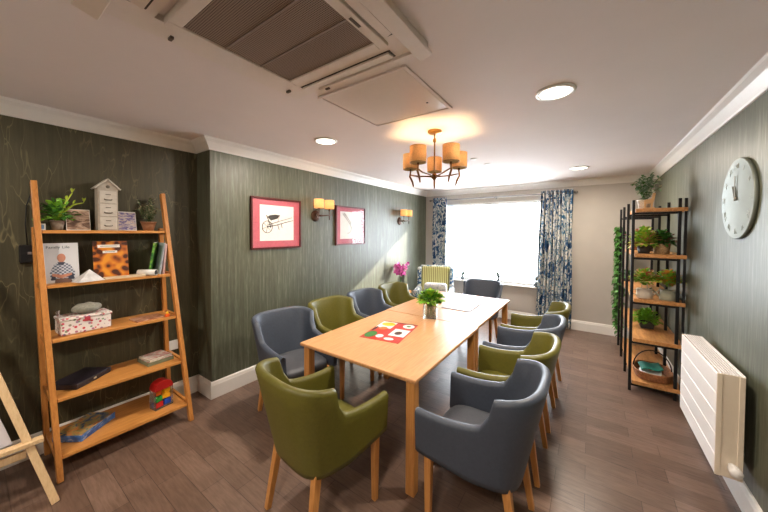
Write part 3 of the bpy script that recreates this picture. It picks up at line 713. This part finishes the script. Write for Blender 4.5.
ch = thing('chandelier', 'brass five-armed chandelier with cream drum shades above the tables', 'chandelier', (-1.1, 2.32, CZ))
MB().lathe([(.0001, -.03), (.012, -.03), (.045, -.024), (.06, -.012), (.06, 0), (.0001, 0)], 24).build('ceiling_rose', mat('warm_brass', (176, 130, 66), .3, .8), ch)
MB().lathe([(.006, -.38), (.006, -.1), (.014, -.09), (.014, -.07), (.006, -.06), (.006, -.02)], 12).build('stem', mat('warm_brass', (176, 130, 66)), ch)
MB().lathe([(.0001, -.42), (.01, -.415), (.024, -.395), (.026, -.375), (.01, -.36), (.006, -.35)], 16).build('hub', M_brass, ch)
for k in range(5):
    a = R(115) + k * 2 * pi / 5; ca, sa = cos(a), sin(a); rr = .22
    def pt(r, z, s=0): return (r * ca - s * sa, r * sa + s * ca, z)
    MB().tube([pt(.02, -.385), pt(.08, -.38, .006), pt(.15, -.372, -.006), pt(rr, -.355)], [.008, .006, .007, .006], 8).tube([pt(rr - .03, -.46, .0), pt(rr - .02, -.42, .0), pt(rr + .005, -.37), pt(rr, -.33), pt(rr, -.29)], [.006, .009, .009, .007, .012], 8).build('arm', M_brass, ch)
    lp = shade(ch, pt(rr, -.305), .067, .13, M_sh); lp.data.energy = 8
# wall lights
def sconce(label, y):
    t = thing('wall_light', label, 'wall light', (XL + .0005, y, 1.82), R(90), 'twin-shade wall lights')
    MB().lathe([(.0001, 0), (.07, .0), (.075, .008), (.06, .02), (.02, .028), (.0001, .03)], 24, (0, 0, 0), T=Matrix.Translation((-.03, 0, -.02)) @ Matrix.Rotation(R(90), 4, 'X')).build('back_plate', M_brass2, t)
    MB().tube([(-.03, -.02, -.02), (-.03, -.13, -.02)], .012, 8).tube([(-.12, -.135, -.01), (-.03, -.13, -.02), (.06, -.135, -.012), (.12, -.135, -.005)], [.006, .01, .008, .006], 8).tube([(-.09, -.135, .075), (-.09, -.135, -.0), (-.135, -.14, -.04), (-.1, -.14, -.07)], [.01, .006, .008, .005], 8).tube([(.09, -.135, .075), (.09, -.135, -.0), (.088, -.138, -.05), (.09, -.138, -.07)], [.01, .006, .008, .005], 8).build('arm', M_brass2, t)
    for s in (-1, 1):
        lp = shade(t, (s * .09, -.135, .07), .062, .115, M_sh2); lp.data.energy = 2.2
sconce('twin-shade bronze wall light between the two pictures', 2.66)
sconce('twin-shade bronze wall light nearest the far corner', 4.72)
# downlights
def downlight(label, x, y, vis=True):
    t = thing('downlight', label, 'ceiling light', (x, y, CZ), 0, 'round recessed ceiling downlights')
    MB().lathe([(.088, 0), (.11, -.001), (.11, -.006), (.1, -.012), (.088, -.01), (.088, 0)], 32).build('bezel', M_upvc, t)
    MB().lathe([(.0001, -.007), (.088, -.008), (.088, -.002), (.0001, -.002)], 32).build('diffuser', M_down, t)
    lamp((0, 0, -.02), 20, (1, .88, .74), .16, 'AREA', t)
downlight('large round downlight to the right of the chandelier, nearest the camera', -.19, 2.09)
downlight('round downlight above the left wall, left of the chandelier', -2.07, 1.99)
downlight('small-looking round downlight far back near the right shelving', -.135, 4.69)
downlight('assumed unseen round downlight behind the camera on the left side', -2.07, -.7)  # this and the next: unseen, assumed downlights put in for front fill
downlight('assumed unseen round downlight behind the camera on the right side', -.19, -.7)
for x, y, lb in ((-1.08, 3.8, 'small white smoke detector disc beyond the chandelier, farther of two'), (-1.14, 3.45, 'small white ceiling sensor just beyond the chandelier, nearer of two')):
    d = thing('ceiling_sensor', lb, 'sensor', (x, y, CZ))
    MB().lathe([(.0001, -.012), (.025, -.011), (.038, -.005), (.04, 0), (.0001, 0)], 20).build('body', mat('sensor_grey', (232, 228, 224), .5), d)

# ------------------------------------------------------------ air conditioner
ac = thing('air_conditioner', 'square white ceiling cassette air conditioner with brown mesh grille', 'air conditioner', (-1.08, .765, CZ))
M_ac = mat('aircon_plastic', (226, 217, 209), .45, var=.015); M_ac2 = mat('aircon_rib_plastic', (150, 138, 130), .5)  # second plastic is a darker tone for the grille ribs
b = MB(); hw = .46; gi = .305; gy = .29
b.box((0, (hw + gy + .03) / 2 + .0, -.0125), (2 * hw, hw - gy - .03, .025)).box((0, -(hw + gy + .03) / 2, -.0125), (2 * hw, hw - gy - .03, .025))
b.box((-(hw + gi + .03) / 2, 0, -.0125), (hw - gi - .03, 2 * gy + .06, .025)).box(((hw + gi + .03) / 2, 0, -.0125), (hw - gi - .03, 2 * gy + .06, .025))
b.build('panel', M_ac, ac)
b = MB(); q = .335; e_ = .29
for s in (-1, 1): b.box((s * (q + e_) / 2, .02, -.02), (q - e_, 2 * .31, .04), bev=.004); b.box((0, .02 + s * .285, -.02), (2 * e_, .05, .04), bev=.004)
b.build('grille_frame', M_ac, ac)
def mesh_mat():
    m, nt, b = nodes('brown_mesh_grille', .6, 0, .3)
    wv = nt.nodes.new('ShaderNodeTexWave'); wv.inputs['Scale'].default_value = 38; wv.bands_direction = 'X'; nt.links.new(coords(nt, (1, 1, 1)), wv.inputs['Vector'])
    w2 = nt.nodes.new('ShaderNodeTexWave'); w2.inputs['Scale'].default_value = 38; w2.bands_direction = 'Y'; nt.links.new(coords(nt, (1, 1, 1)), w2.inputs['Vector'])
    f = mth(nt, 'MULTIPLY', wv.outputs['Fac'], w2.outputs['Fac'])
    nt.links.new(ramp(nt, f, [(.1, (150, 134, 122)), (.5, (72, 60, 52))]), b.inputs['Base Color']); bump(nt, b, f, -.3, .003); return m
gr = MB().box((0, .02, -.026), (2 * e_, .52, .012)).build('mesh_grille', mesh_mat(), ac)
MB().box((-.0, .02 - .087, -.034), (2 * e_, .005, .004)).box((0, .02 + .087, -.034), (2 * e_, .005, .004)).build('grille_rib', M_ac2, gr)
# louvres on near, far and right sides
for c, d, dd in (((0, .40, -.03), (.6, .045, .01), (6, 0)), ((0, -.39, -.03), (.6, .05, .01), (-12, 0)), ((.365, -.02, -.03), (.036, .6, .01), (0, -14))):
    lv = MB().box(c, d, rot=(R(dd[0]), R(dd[1]), 0), bev=.002).build('louvre', M_ac, ac)
    MB().box((c[0], c[1], -.0255), (d[0] + .02, d[1] + (.012 if dd[0] == 6 else .022), .001)).build('louvre_slot', mat('slot_dark', (52, 46, 42), .6), lv)
# clip-on air deflectors
MB().box((.435, .07, -.04), (.065, .84, .02), rot=(0, R(-14), 0), bev=.003).build('air_deflector', M_ac, ac)
MB().box((-.02, -.49, -.045), (.9, .075, .02), rot=(R(-14), 0, 0), bev=.003).build('air_deflector', M_ac, ac)
MB().box((.08, .455, -.022), (.62, .035, .03), bev=.003).build('air_deflector', M_ac, ac)
for x, y in ((-.405, -.24), (-.39, .35), (-.17, .452)): MB().box((x, y, -.038), (.03, .014, .012), bev=.002).build('clip', mat('clip_brown', (90, 76, 66), .5), ac)
MB().box((.31, .13, -.0415), (.012, .06, .003)).build('badge', mat('badge_grey', (96, 88, 84), .4), ac)
ht = thing('access_hatch', 'square white access hatch in the ceiling beside the air conditioner', 'hatch', (-1.115, 1.63, CZ))
b = MB()
for s in (-1, 1): b.box((s * .315, 0, -.006), (.02, .63, .012), bev=.002); b.box((0, s * .305, -.006), (.61, .02, .012), bev=.002)
b.build('frame', M_ceil, ht); MB().box((0, 0, -.004), (.6, .58, .008), bev=.001).build('door', mat('hatch_satin', (222, 212, 204), .3, var=.01), ht)
MB().lathe([(.0001, -.010), (.008, -.010), (.008, -.006), (.0001, -.006)], 12, (.22, .14, 0)).build('lock', M_black, ht)

# ------------------------------------------------------------ clock
ck = thing('wall_clock', 'large round pale silver clock with raised numerals on the right wall', 'clock', (XR - .0005, 2.76, 1.815), R(-90))
M_ck = mat('brushed_pale_metal', (122, 128, 120), .4, .3, var=.06, sc=8)
TX = Matrix.Rotation(R(90), 4, 'X')
MB().lathe([(.0001, 0), (.245, 0), (.25, .006), (.25, .017), (.246, .02), (.24, .018), (.0001, .018)], 64, T=TX).build('face', M_ck, ck)
M_num = mat('raised_numeral', (150, 154, 146), .55)
for i, nme in enumerate(('XII', 'I', 'II', 'III', 'IV', 'V', 'VI', 'VII', 'VIII', 'IX', 'X', 'XI')):
    a = i * pi / 6; o = text(nme, .045, M_num, ck, (.2 * sin(a), -.019, .2 * cos(a)), (R(90), 0, 0), name='numeral', ext=.001)
    o.rotation_euler = Euler((R(90), a, 0), 'XYZ')
M_hand = mat('clock_hand', (126, 124, 116), .4, .3)
MB().bar((0, -.026, 0), (-.008, -.026, .14), .01, .003, bev=0).build('minute_hand', M_hand, ck)
MB().bar((0, -.023, 0), (-.035, -.023, .08), .013, .003, bev=0).build('hour_hand', M_hand, ck)
MB().lathe([(.012, .018), (.012, .029), (.0001, .03)], 16, T=TX).build('hub', M_hand, ck)

# ------------------------------------------------------------ radiator
rd_ = thing('radiator', 'white panel radiator with horizontal grooves on the right wall', 'radiator', (.662, 2.85, .22), R(-90))
L, Hh, D = .79, .585, .11
b = MB(); n = 5; ph = Hh / n
for k in range(n): b.box((0, -D / 2 + .006, ph * (k + .5)), (L, .012, ph - .009), bev=.003)
b.box((0, -D / 2 + .0065, Hh / 2), (L - .01, .007, Hh - .01)); b.build('front_panel', M_white, rd_)
MB().box((0, D / 2 - .006, Hh / 2), (L, .01, Hh)).build('back_panel', M_white, rd_)
for s in (-1, 1):
    MB().box((s * (L / 2 - .004), 0, Hh / 2), (.008, D - .002, Hh), bev=.002).box((s * (L / 2 + .001), -D / 2 + .012, Hh / 2), (.006, .022, Hh), bev=.002).box((s * (L / 2 + .001), D / 2 - .012, Hh / 2), (.006, .022, Hh), bev=.002).build('side_panel', mat('warm_white_enamel', (228, 214, 194), .4, var=.01), rd_)
b = MB(); b.box((0, 0, Hh - .012), (L - .02, D - .03, .008), 1)
for k in range(8): b.box((0, -D / 2 + .018 + k * .0128, Hh), (L - .004, .005, .008))
for k in range(9): b.box((-L / 2 + .02 + k * (L - .04) / 8, 0, Hh - .003), (.004, D - .016, .006))
b.build('top_grille', [M_white, mat('grille_gap', (140, 120, 100), .6)], rd_)
v = MB().lathe([(.0001, .0), (.022, .0), (.026, .01), (.024, .055), (.015, .065), (.015, .085)], 18, T=Matrix.Translation((L / 2 + .115, .012, .075)) @ Matrix.Rotation(R(-90), 4, 'Y')).build('thermostat_valve', M_white, rd_)
v.location = (-.035, 0, 0)

# ------------------------------------------------------------ industrial rack on the right
rk = thing('shelving_rack', 'long industrial rack of black steel frames and rustic oak boards on the right wall', 'shelf', (.545, 4.6, 0))
ok_ = Vector((.545, 4.6, 0)); FY = (3.88, 4.37, 4.87, 5.34)
for i, y in enumerate(FY):
    b = MB(); h = 1.93
    b.bar(Vector((.355, y, 0)) - ok_, Vector((.355, y, h)) - ok_, .024, .024, bev=.001); b.bar(Vector((.69, y, 0)) - ok_, Vector((.69, y, h)) - ok_, .024, .024, bev=.001)
    if i == 0: b.bar(Vector((.731, y, 0)) - ok_, Vector((.731, y, h)) - ok_, .02, .02, bev=.001)
    for z in ((1.795, .09) if i else (1.795, 1.345, .895, .495, .065)): b.bar(Vector((.355, y, z)) - ok_, Vector((.69, y, z)) - ok_, .02, .02, bev=0)
    b.build('frame', M_black, rk)
def board(y0, y1, z, x0=.372, x1=.742):
    MB().box(Vector(((x0 + x1) / 2, (y0 + y1) / 2, z)) - ok_, (x1 - x0, y1 - y0, .035), bev=.003).build('shelf_board', M_rack, rk)
board(3.855, 4.40, 1.825); board(3.855, 4.9, 1.375); board(3.855, 5.36, .925); board(3.855, 5.36, .525); board(3.855, 5.36, .095)
def rz_(z): return z + .018
M_dpot = mat('dark_grey_pot', (58, 56, 54), .6, var=.15); M_wick = mat('woven_seagrass', (176, 146, 106), .8, var=.25, sc=70, bmp=.6)
# top tier
def eucal(t):
    rd = random.Random(21); b = MB()
    for i in range(16):
        a = rd.random() * 6.28; r = rd.uniform(.03, .12); h = rd.uniform(.2, .36); p0 = Vector((0, 0, .08)); p2 = Vector((r * cos(a), r * sin(a), h)); p1 = p0.lerp(p2, .5) + Vector((0, 0, .02))
        b.tube([p0, p1, p2], .002, 4, 1)
        for k in range(24): b.leaf(p1.lerp(p2, rd.random() * 1.0) if k % 3 else p0.lerp(p1, rd.random()), (rd.uniform(-1, 1), rd.uniform(-1, 1), rd.uniform(-.4, .8)), .04, .026, rd.choice([0, 0, 1, 2]), .2)
    b.build('foliage', [mat('eucalyptus', (120, 150, 120), .6, var=.2, sc=40), M_green[1], mat('pale_leaf', (190, 200, 180), .6)], t)
plant('eucalyptus_plant', 'grey-green spreading plant in a white wicker pot on top of the rack', 'plant', (.46, 4.08, rz_(1.825)), round_pot(.045, .06, .1, mat('white_wicker', (214, 206, 194), .8, var=.15, sc=70, bmp=.5)), eucal)
dr = thing('wooden_deer', 'small wooden deer ornament in front of the grey-green plant on top of the rack', 'ornament', (.475, 3.93, rz_(1.825)), R(0))
MB().box((0, 0, .006), (.09, .03, .012), bev=.002).prism([(-.035, .05), (.03, .05), (.04, .09), (.05, .15), (.03, .155), (.02, .1), (-.035, .085)], -.008, .008).prism([(-.035, .01), (-.022, .01), (-.02, .055), (-.035, .055)], -.007, .007).prism([(.015, .01), (.028, .01), (.03, .055), (.015, .055)], -.007, .007).build('deer', mat('pale_plywood', (206, 164, 112), .6), dr)
# level 2
plant('lime_plant', 'lime green bushy plant with pink tips in a dark pot on the upper rack board', 'plant', (.455, 4.0, rz_(1.375)), round_pot(.045, .058, .085, M_dpot), bush(.105, .15, .1, 360, .055, .034, [0, 0, 0, 1, 1, 2], [M_green[4], M_green[0], mat('peach_petal', (226, 160, 120), .6)], 31))
plant('berry_plant', 'green and red-tipped plant in a woven round pot on the upper rack board', 'plant', (.595, 4.05, rz_(1.375)), round_pot(.06, .068, .1, M_wick, False), bush(.11, .11, .11, 300, .05, .034, [0, 0, 1, 2], [M_green[1], M_green[2], mat('dusky_red', (150, 70, 70), .6)], 32))
# level 3: watering cans of flowers
def can(label, loc, rotz, m, pet, seed):
    t = thing('watering_can', label, 'watering can', loc, rotz)
    MB().lathe([(.0001, 0), (.062, 0), (.066, .004), (.064, .05), (.06, .088), (.064, .09), (.064, .094), (.056, .094), (.055, .08), (.0001, .08)], 24).build('body', m, t)
    MB().tube([(.06, 0, .03), (.095, 0, .06), (.125, 0, .095)], [.011, .008, .007], 10).lathe([(.008, 0), (.018, .014), (.0001, .018)], 12, T=Matrix.Translation((.122, 0, .09)) @ Matrix.Rotation(R(45), 4, 'Y')).build('spout', m, t)
    MB().tube([(-.06, 0, .085), (-.095, 0, .075), (-.1, 0, .045), (-.062, 0, .02)], .0055, 8).build('handle', m, t)
    MB().tube([(.0, -.058, .09), (.0, -.05, .15), (.0, 0, .185), (0, .05, .15), (0, .058, .09)], .004, 8).build('top_handle', m, t)
    fl = thing('flower_bunch', pet[0], 'flowers', (loc[0], loc[1], loc[2] + .0805), rotz)
    bush(.1, .13, .07, 380, .05, .036, [0, 0, 0, 1, 1, 2, 3], [M_green[0], M_green[4], pet[1], pet[2]], seed, (.15, 1.4))(fl)
can('cream watering can on the middle rack board, nearer the posts', (.462, 3.96, rz_(.925)), R(15), mat('cream_enamel', (206, 196, 182), .45), ('green leaves with coral red flowers in the cream watering can', mat('coral_petal', (206, 90, 76), .6), mat('pale_peach', (230, 190, 140), .6)), 41)
can('sage grey watering can on the middle rack board, nearer the wall', (.64, 3.97, rz_(.925)), R(172), mat('sage_enamel', (158, 160, 142), .45), ('green leaves with orange yellow flowers in the sage grey watering can', mat('amber_petal', (222, 150, 50), .6), mat('ochre_petal', (190, 130, 60), .6)), 42)
def sq_pot(w_, h, m):
    def f(t):
        MB().prism([(-w_ * .42, 0), (w_ * .42, 0), (w_ * .5, h), (-w_ * .5, h)], -w_ * .45, w_ * .45).build('pot', m, t)
        MB().box((0, 0, h + .002), (w_ * .85, w_ * .75, .004)).build('soil', M_soil, t)
    return f
plant('green_plant', 'small leafy green plant in a dark square planter on the long lower board', 'plant', (.535, 4.38, rz_(.525)), sq_pot(.13, .08, M_dpot), bush(.11, .12, .08, 360, .045, .036, [0, 1, 1], [M_green[0], M_green[0]], 51))
plant('red_leaf_plant', 'dark red and green leafy plant on the middle board deeper in the rack', 'plant', (.45, 4.72, rz_(1.375)), round_pot(.045, .055, .08, M_terra), bush(.1, .16, .09, 130, .05, .025, [0, 1, 2], [M_green[2], mat('wine_leaf', (120, 50, 44), .6), M_green[1]], 61))
plant('violet_plant', 'purple flowering plant at the back of the rack below the top board', 'plant', (.58, 4.45, rz_(1.375)), round_pot(.04, .05, .07, M_dpot), bush(.07, .07, .08, 90, .035, .02, [0, 1, 1], [M_green[2], mat('violet_petal', (110, 80, 120), .6)], 62))
# wicker tray basket with magazines
bk = thing('wicker_basket', 'shallow wicker basket with a dark arched handle on the lowest rack board', 'basket', (.55, 4.08, rz_(.095)), 0)
b = MB(); nb = 36
def ov(k, rx, ry): a = 2 * pi * k / nb; return (rx * (abs(cos(a)) ** .8) * (1 if cos(a) > 0 else -1), ry * (abs(sin(a)) ** .8) * (1 if sin(a) > 0 else -1))
for j in range(7):
    k_ = 1 + j * .02; b.tube([(ov(i, .135 * k_, .17 * k_)[0], ov(i, .135 * k_, .17 * k_)[1], .012 + j * .0115) for i in range(nb)], .0075, 6, closed=True)
b.add([(ov(i, .135, .17)[0], ov(i, .135, .17)[1], .006) for i in range(nb)], [list(range(nb))])
b.build('weave', mat('brown_wicker', (166, 108, 66), .7, var=.25, sc=60, bmp=.5), bk)
MB().tube([(.15 * cos(a), 0, .07 + .2 * sin(a)) for a in [pi * i / 16 for i in range(17)]], .0055, 8).build('handle', mat('dark_cane', (60, 44, 34), .6), bk)
for k, (cx_, cy_, z_, rz2, ry2, mm, lb) in enumerate(((.545, 4.12, .03, 4, 3, mat('teal_cover', (30, 120, 104), .45), 'teal green magazine standing out of the wicker basket'), (.535, 4.03, .022, -10, -4, M_paper, 'white curled magazine in the front of the wicker basket'), (.56, 4.07, .012, 14, 2, mat('buff_cover', (190, 150, 110), .5), 'buff coloured magazine lowest in the wicker basket'))):
    b = MB(); zz = (.075, .05, .028)[k]
    b.grid(lambda i, j: (-.09 + .17 * i / 10, -.1 + .2 * j / 10 , zz + .012 * sin(pi * i / 5 + k) + (.035 * i / 10 if k == 0 else 0)), 11, 11)
    o = b.build('magazine', mm, loc=(cx_, cy_, rz_(.095)), rotz=R(rz2)); sm = o.modifiers.new('s', 'SOLIDIFY'); sm.thickness = .006
    tag(o, lb, 'magazine')
# trailing vine
vn = thing('trailing_ivy', 'long trailing green ivy hanging from the far end of the rack', 'plant', (.33, 5.40, 0))
b = MB(); rd = random.Random(77); b2 = MB()
for s in range(7):
    x0, y0 = rd.uniform(-.045, .045), rd.uniform(-.05, .05); zt = 1.66; zb = (.05, .35, .2, .6, .1, .8, .5)[s]
    pts = [(x0 + .02 * sin(z * 5 + s), y0 + .02 * cos(z * 4 + s), z) for z in [zt + (zb - zt) * i / 24 for i in range(25)]]
    b2.tube(pts, .0025, 5)
    for k in range(120):
        p = Vector(pts[int(rd.random() * 24)]) + Vector((0, 0, rd.uniform(-.03, .03)))
        b.leaf(p, (rd.uniform(-1, 1), rd.uniform(-1, 1), rd.uniform(-.8, .3)), .055, .042, rd.choice([0, 0, 1]), .5)
b2.build('stem', M_green[1], vn); b.build('foliage', [mat('ivy_leaf', (84, 140, 60), .5, var=.25, sc=40), M_green[1]], vn)
plant('ivy_pot', 'dark pot with short green leaves above the trailing ivy on the rack', 'plant', (.43, 5.2, rz_(.925)), round_pot(.04, .05, .06, M_dpot), bush(.08, .08, .07, 80, .045, .03, [0, 1], [M_green[1], M_green[2]], 71))

# ------------------------------------------------------------ curtains
def curtain_mat():
    m, nt, b = nodes('blue_floral_curtain', .85, 0, .2)
    v0 = coords(nt, (1, 1, 1)); dn = nt.nodes.new('ShaderNodeTexNoise'); dn.inputs['Scale'].default_value = 9; dn.inputs['Detail'].default_value = 3; nt.links.new(v0, dn.inputs['Vector'])
    vec = mixc(nt, .22, v0, dn.outputs['Color'], 'ADD')
    f = noise(nt, vec, 4.6, 2, .5, 2.4); g = noise(nt, vec, 11, 2, .5, 1.5)
    c = ramp(nt, f, [(.38, (28, 62, 100)), (.455, (64, 104, 138)), (.475, (200, 200, 196)), (.57, (216, 212, 204)), (.59, (130, 158, 166)), (.66, (36, 82, 118))])
    nt.links.new(mixc(nt, ramp(nt, g, [(.6, (0, 0, 0, 1)), (.63, (.8, .8, .8, 1))]), c, lin((52, 96, 130))), b.inputs['Base Color']); return m
M_cur = curtain_mat()
def curtain(label, x0, x1, folds, seed, flare=0):
    b = MB(); nu, nv = folds * 10 + 1, 26; Yc = 5.665
    def fn(i, j):
        u = i / (nu - 1); z = 2.305 - j / (nv - 1) * 2.27; k = 1 + .25 * (j / nv)
        ph = u * folds * 2 * pi
        return (x0 + (x1 - x0) * u - flare * (1 - u) * (j / nv) + .008 * sin(z * 3 + ph * .5), Yc + .042 * k * sin(ph + .15 * sin(z * 2.5 + seed)) , z)
    b.grid(fn, nu, nv)
    o = b.build('curtain', M_cur); md = o.modifiers.new('s', 'SOLIDIFY'); md.thickness = .003
    return tag(o, label, 'curtain', 'blue floral curtains')
curtain('narrow blue and cream floral curtain at the left of the window', -2.71, -2.40, 5, 1)
curtain('wide blue and cream floral curtain at the right of the window', -.70, -.235, 8, 2, .06)
cp = thing('curtain_pole', 'slim metal curtain pole above the window', 'curtain pole', (-1.48, 5.665, 2.255))
M_pole = mat('brushed_steel', (128, 126, 124), .35, .7)
MB().tube([(-1.27, 0, 0), (1.27, 0, 0)], .011, 12).build('rod', M_pole, cp)
for s in (-1, 1): MB().lathe([(p, z) for p, z in sph(.022, .022, .03)], 14, T=Matrix.Translation((s * 1.285, 0, 0)) @ Matrix.Rotation(R(90), 4, 'Y')).build('finial', M_pole, cp)
for x in (-1.0, .02, 1.0): MB().bar((x, 0, -.012), (x, .114, -.012), .016, .016).box((x, .11, 0), (.03, .008, .06)).build('bracket', M_pole, cp)
# sill ornaments
for x, lb, h in ((-2.08, 'tiny glass vase of sprigs at the left of the window sill', .14), (-1.39, 'tiny glass vase of sprigs in the middle of the window sill', .17), (-.76, 'tiny glass vase of sprigs beside the right curtain on the sill', .2)):
    t = thing('bud_vase', lb, 'vase', (x, 5.735, .6505)); rd = random.Random(int(h * 100))
    MB().lathe([(.0001, 0), (.03, 0), (.036, .02), (.032, .055), (.022, .075), (.027, .09), (.023, .09), (.018, .075), (.0001, .065)], 16).build('vase', mat('smoky_glass', (90, 100, 104), .15), t)
    b = MB()
    for k in range(6):
        a = rd.random() * 6.28; p = Vector((.035 * cos(a), .02 * sin(a), h + rd.uniform(-.03, .03))); b.tube([(0, 0, .06), p], .004, 4)
        for q in range(18): b.leaf(Vector((0, 0, .07)).lerp(p, rd.uniform(.2, 1)), (rd.uniform(-1, 1), rd.uniform(-.4, .4), .6), .045, .024, 0)
    b.build('sprigs', mat('greyed_sprig', (62, 82, 62), .6), t)

# ------------------------------------------------------------ corner armchair, side table, orchid
def stripe_mat():
    m, nt, b = nodes('striped_lime_fabric', .8, 0, .2)
    wv = nt.nodes.new('ShaderNodeTexWave'); wv.inputs['Scale'].default_value = 9; wv.inputs['Distortion'].default_value = 0; wv.bands_direction = 'X'; nt.links.new(coords(nt, (1, 1, 1)), wv.inputs['Vector'])
    nt.links.new(ramp(nt, wv.outputs['Fac'], [(.15, (128, 122, 84)), (.35, (176, 172, 92)), (.8, (196, 192, 116)), (.95, (206, 202, 160))]), b.inputs['Base Color']); return m
ar = thing('armchair', 'high-backed armchair with lime striped inside and blue floral sides in the far corner', 'armchair', (-2.31, 4.9, 0), R(200))
M_str = stripe_mat()
MB().box((0, .04, .34), (.5, .56, .16), bev=.03, seg=3).build('seat', M_str, ar)
MB().box((0, -.27, .64), (.53, .07, .6), bev=.03, seg=3, rot=(R(8), 0, 0)).build('backrest', M_str, ar)
MB().box((0, -.325, .6), (.6, .06, .72), bev=.025, seg=3, rot=(R(8), 0, 0)).build('back_cover', M_cur, ar)
for s in (-1, 1):
    MB().box((s * .3, .0, .41), (.1, .6, .34), bev=.04, seg=3).box((s * .3, -.25, .72), (.07, .14, .42), bev=.03, seg=3, rot=(R(8), 0, 0)).build('armrest', M_cur, ar)
    for yy in (-.26, .26): MB().bar((s * .27, yy, 0), (s * .27, yy, .27), .03, .03, taper=1.4).build('leg', M_leg, ar)
M_cush = photo_mat('pale_blue_print', [(70, 100, 140), (190, 196, 200), (226, 226, 224), (220, 220, 216)], 9)
cs = MB().box((0, 0, 0), (.4, .12, .28), bev=.055, seg=4)
tag(cs.build('cushion', M_cush, loc=(-2.235, 4.80, .565), rot=(R(-18), 0, R(200))), 'blue and white patterned cushion propped in the corner armchair', 'cushion')
sd = thing('side_table', 'small round oak side table beside the corner armchair', 'side table', (-2.74, 4.5, 0))
MB().lathe([(.0001, .52), (.165, .52), (.17, .525), (.17, .54), (.165, .545), (.0001, .545)], 32).build('tabletop', M_oak, sd)
for k in range(3): a = k * 2.094 + .5; MB().bar((.13 * cos(a), .13 * sin(a), 0), (.09 * cos(a), .09 * sin(a), .522), .025, .025, taper=1.2).build('leg', M_leg, sd)
oc = thing('orchid', 'pink orchid in a white pot on the small corner side table', 'orchid', (-2.76, 4.47, .5455))
MB().lathe([(.0001, 0), (.05, 0), (.062, .06), (.066, .125), (.062, .13), (.056, .12), (.0001, .115)], 24).build('pot', M_white, oc)
b = MB(); rd = random.Random(5)
for k in range(11): a = rd.random() * 6.28; b.leaf((0, 0, .12), (cos(a), sin(a), .55), .12, .045, 0, .35)
b.build('foliage', M_green[2], oc)
b = MB(); b2 = MB()
for s in range(3):
    a = s * 2.1 + .3; pts = [(0, 0, .12), (.015 * cos(a), .015 * sin(a), .25), (.04 * cos(a), .04 * sin(a), .38), (.09 * cos(a), .09 * sin(a), .44)]
    b.tube(pts, .003, 5)
    for k in range(16):
        c = Vector((.02 * cos(a), .02 * sin(a), .35)).lerp(Vector((.09 * cos(a), .09 * sin(a), .44)), rd.random()) + Vector((rd.uniform(-.06, .06), rd.uniform(-.06, .06), rd.uniform(-.07, .06)))
        for p in range(5): an = p * 1.257 + rd.random(); b2.leaf(c, (cos(an), sin(an) * .6 - .3, sin(an)), .042, .042, rd.choice([0, 0, 1]), .0, .1)
b.build('stem', M_green[1], oc); b2.build('blossom', [mat('orchid_magenta', (206, 64, 160), .5, var=.15), mat('orchid_pink', (226, 130, 190), .5)], oc)

# the ladder shelf and everything standing on it sit a touch nearer the camera's left
for o in list(C.objects):
    if o.parent is None and 'label' in o and o.location.x < -2.86 and .25 < o.location.y < 1.1 and o['category'] != 'device': o.location.y -= .008
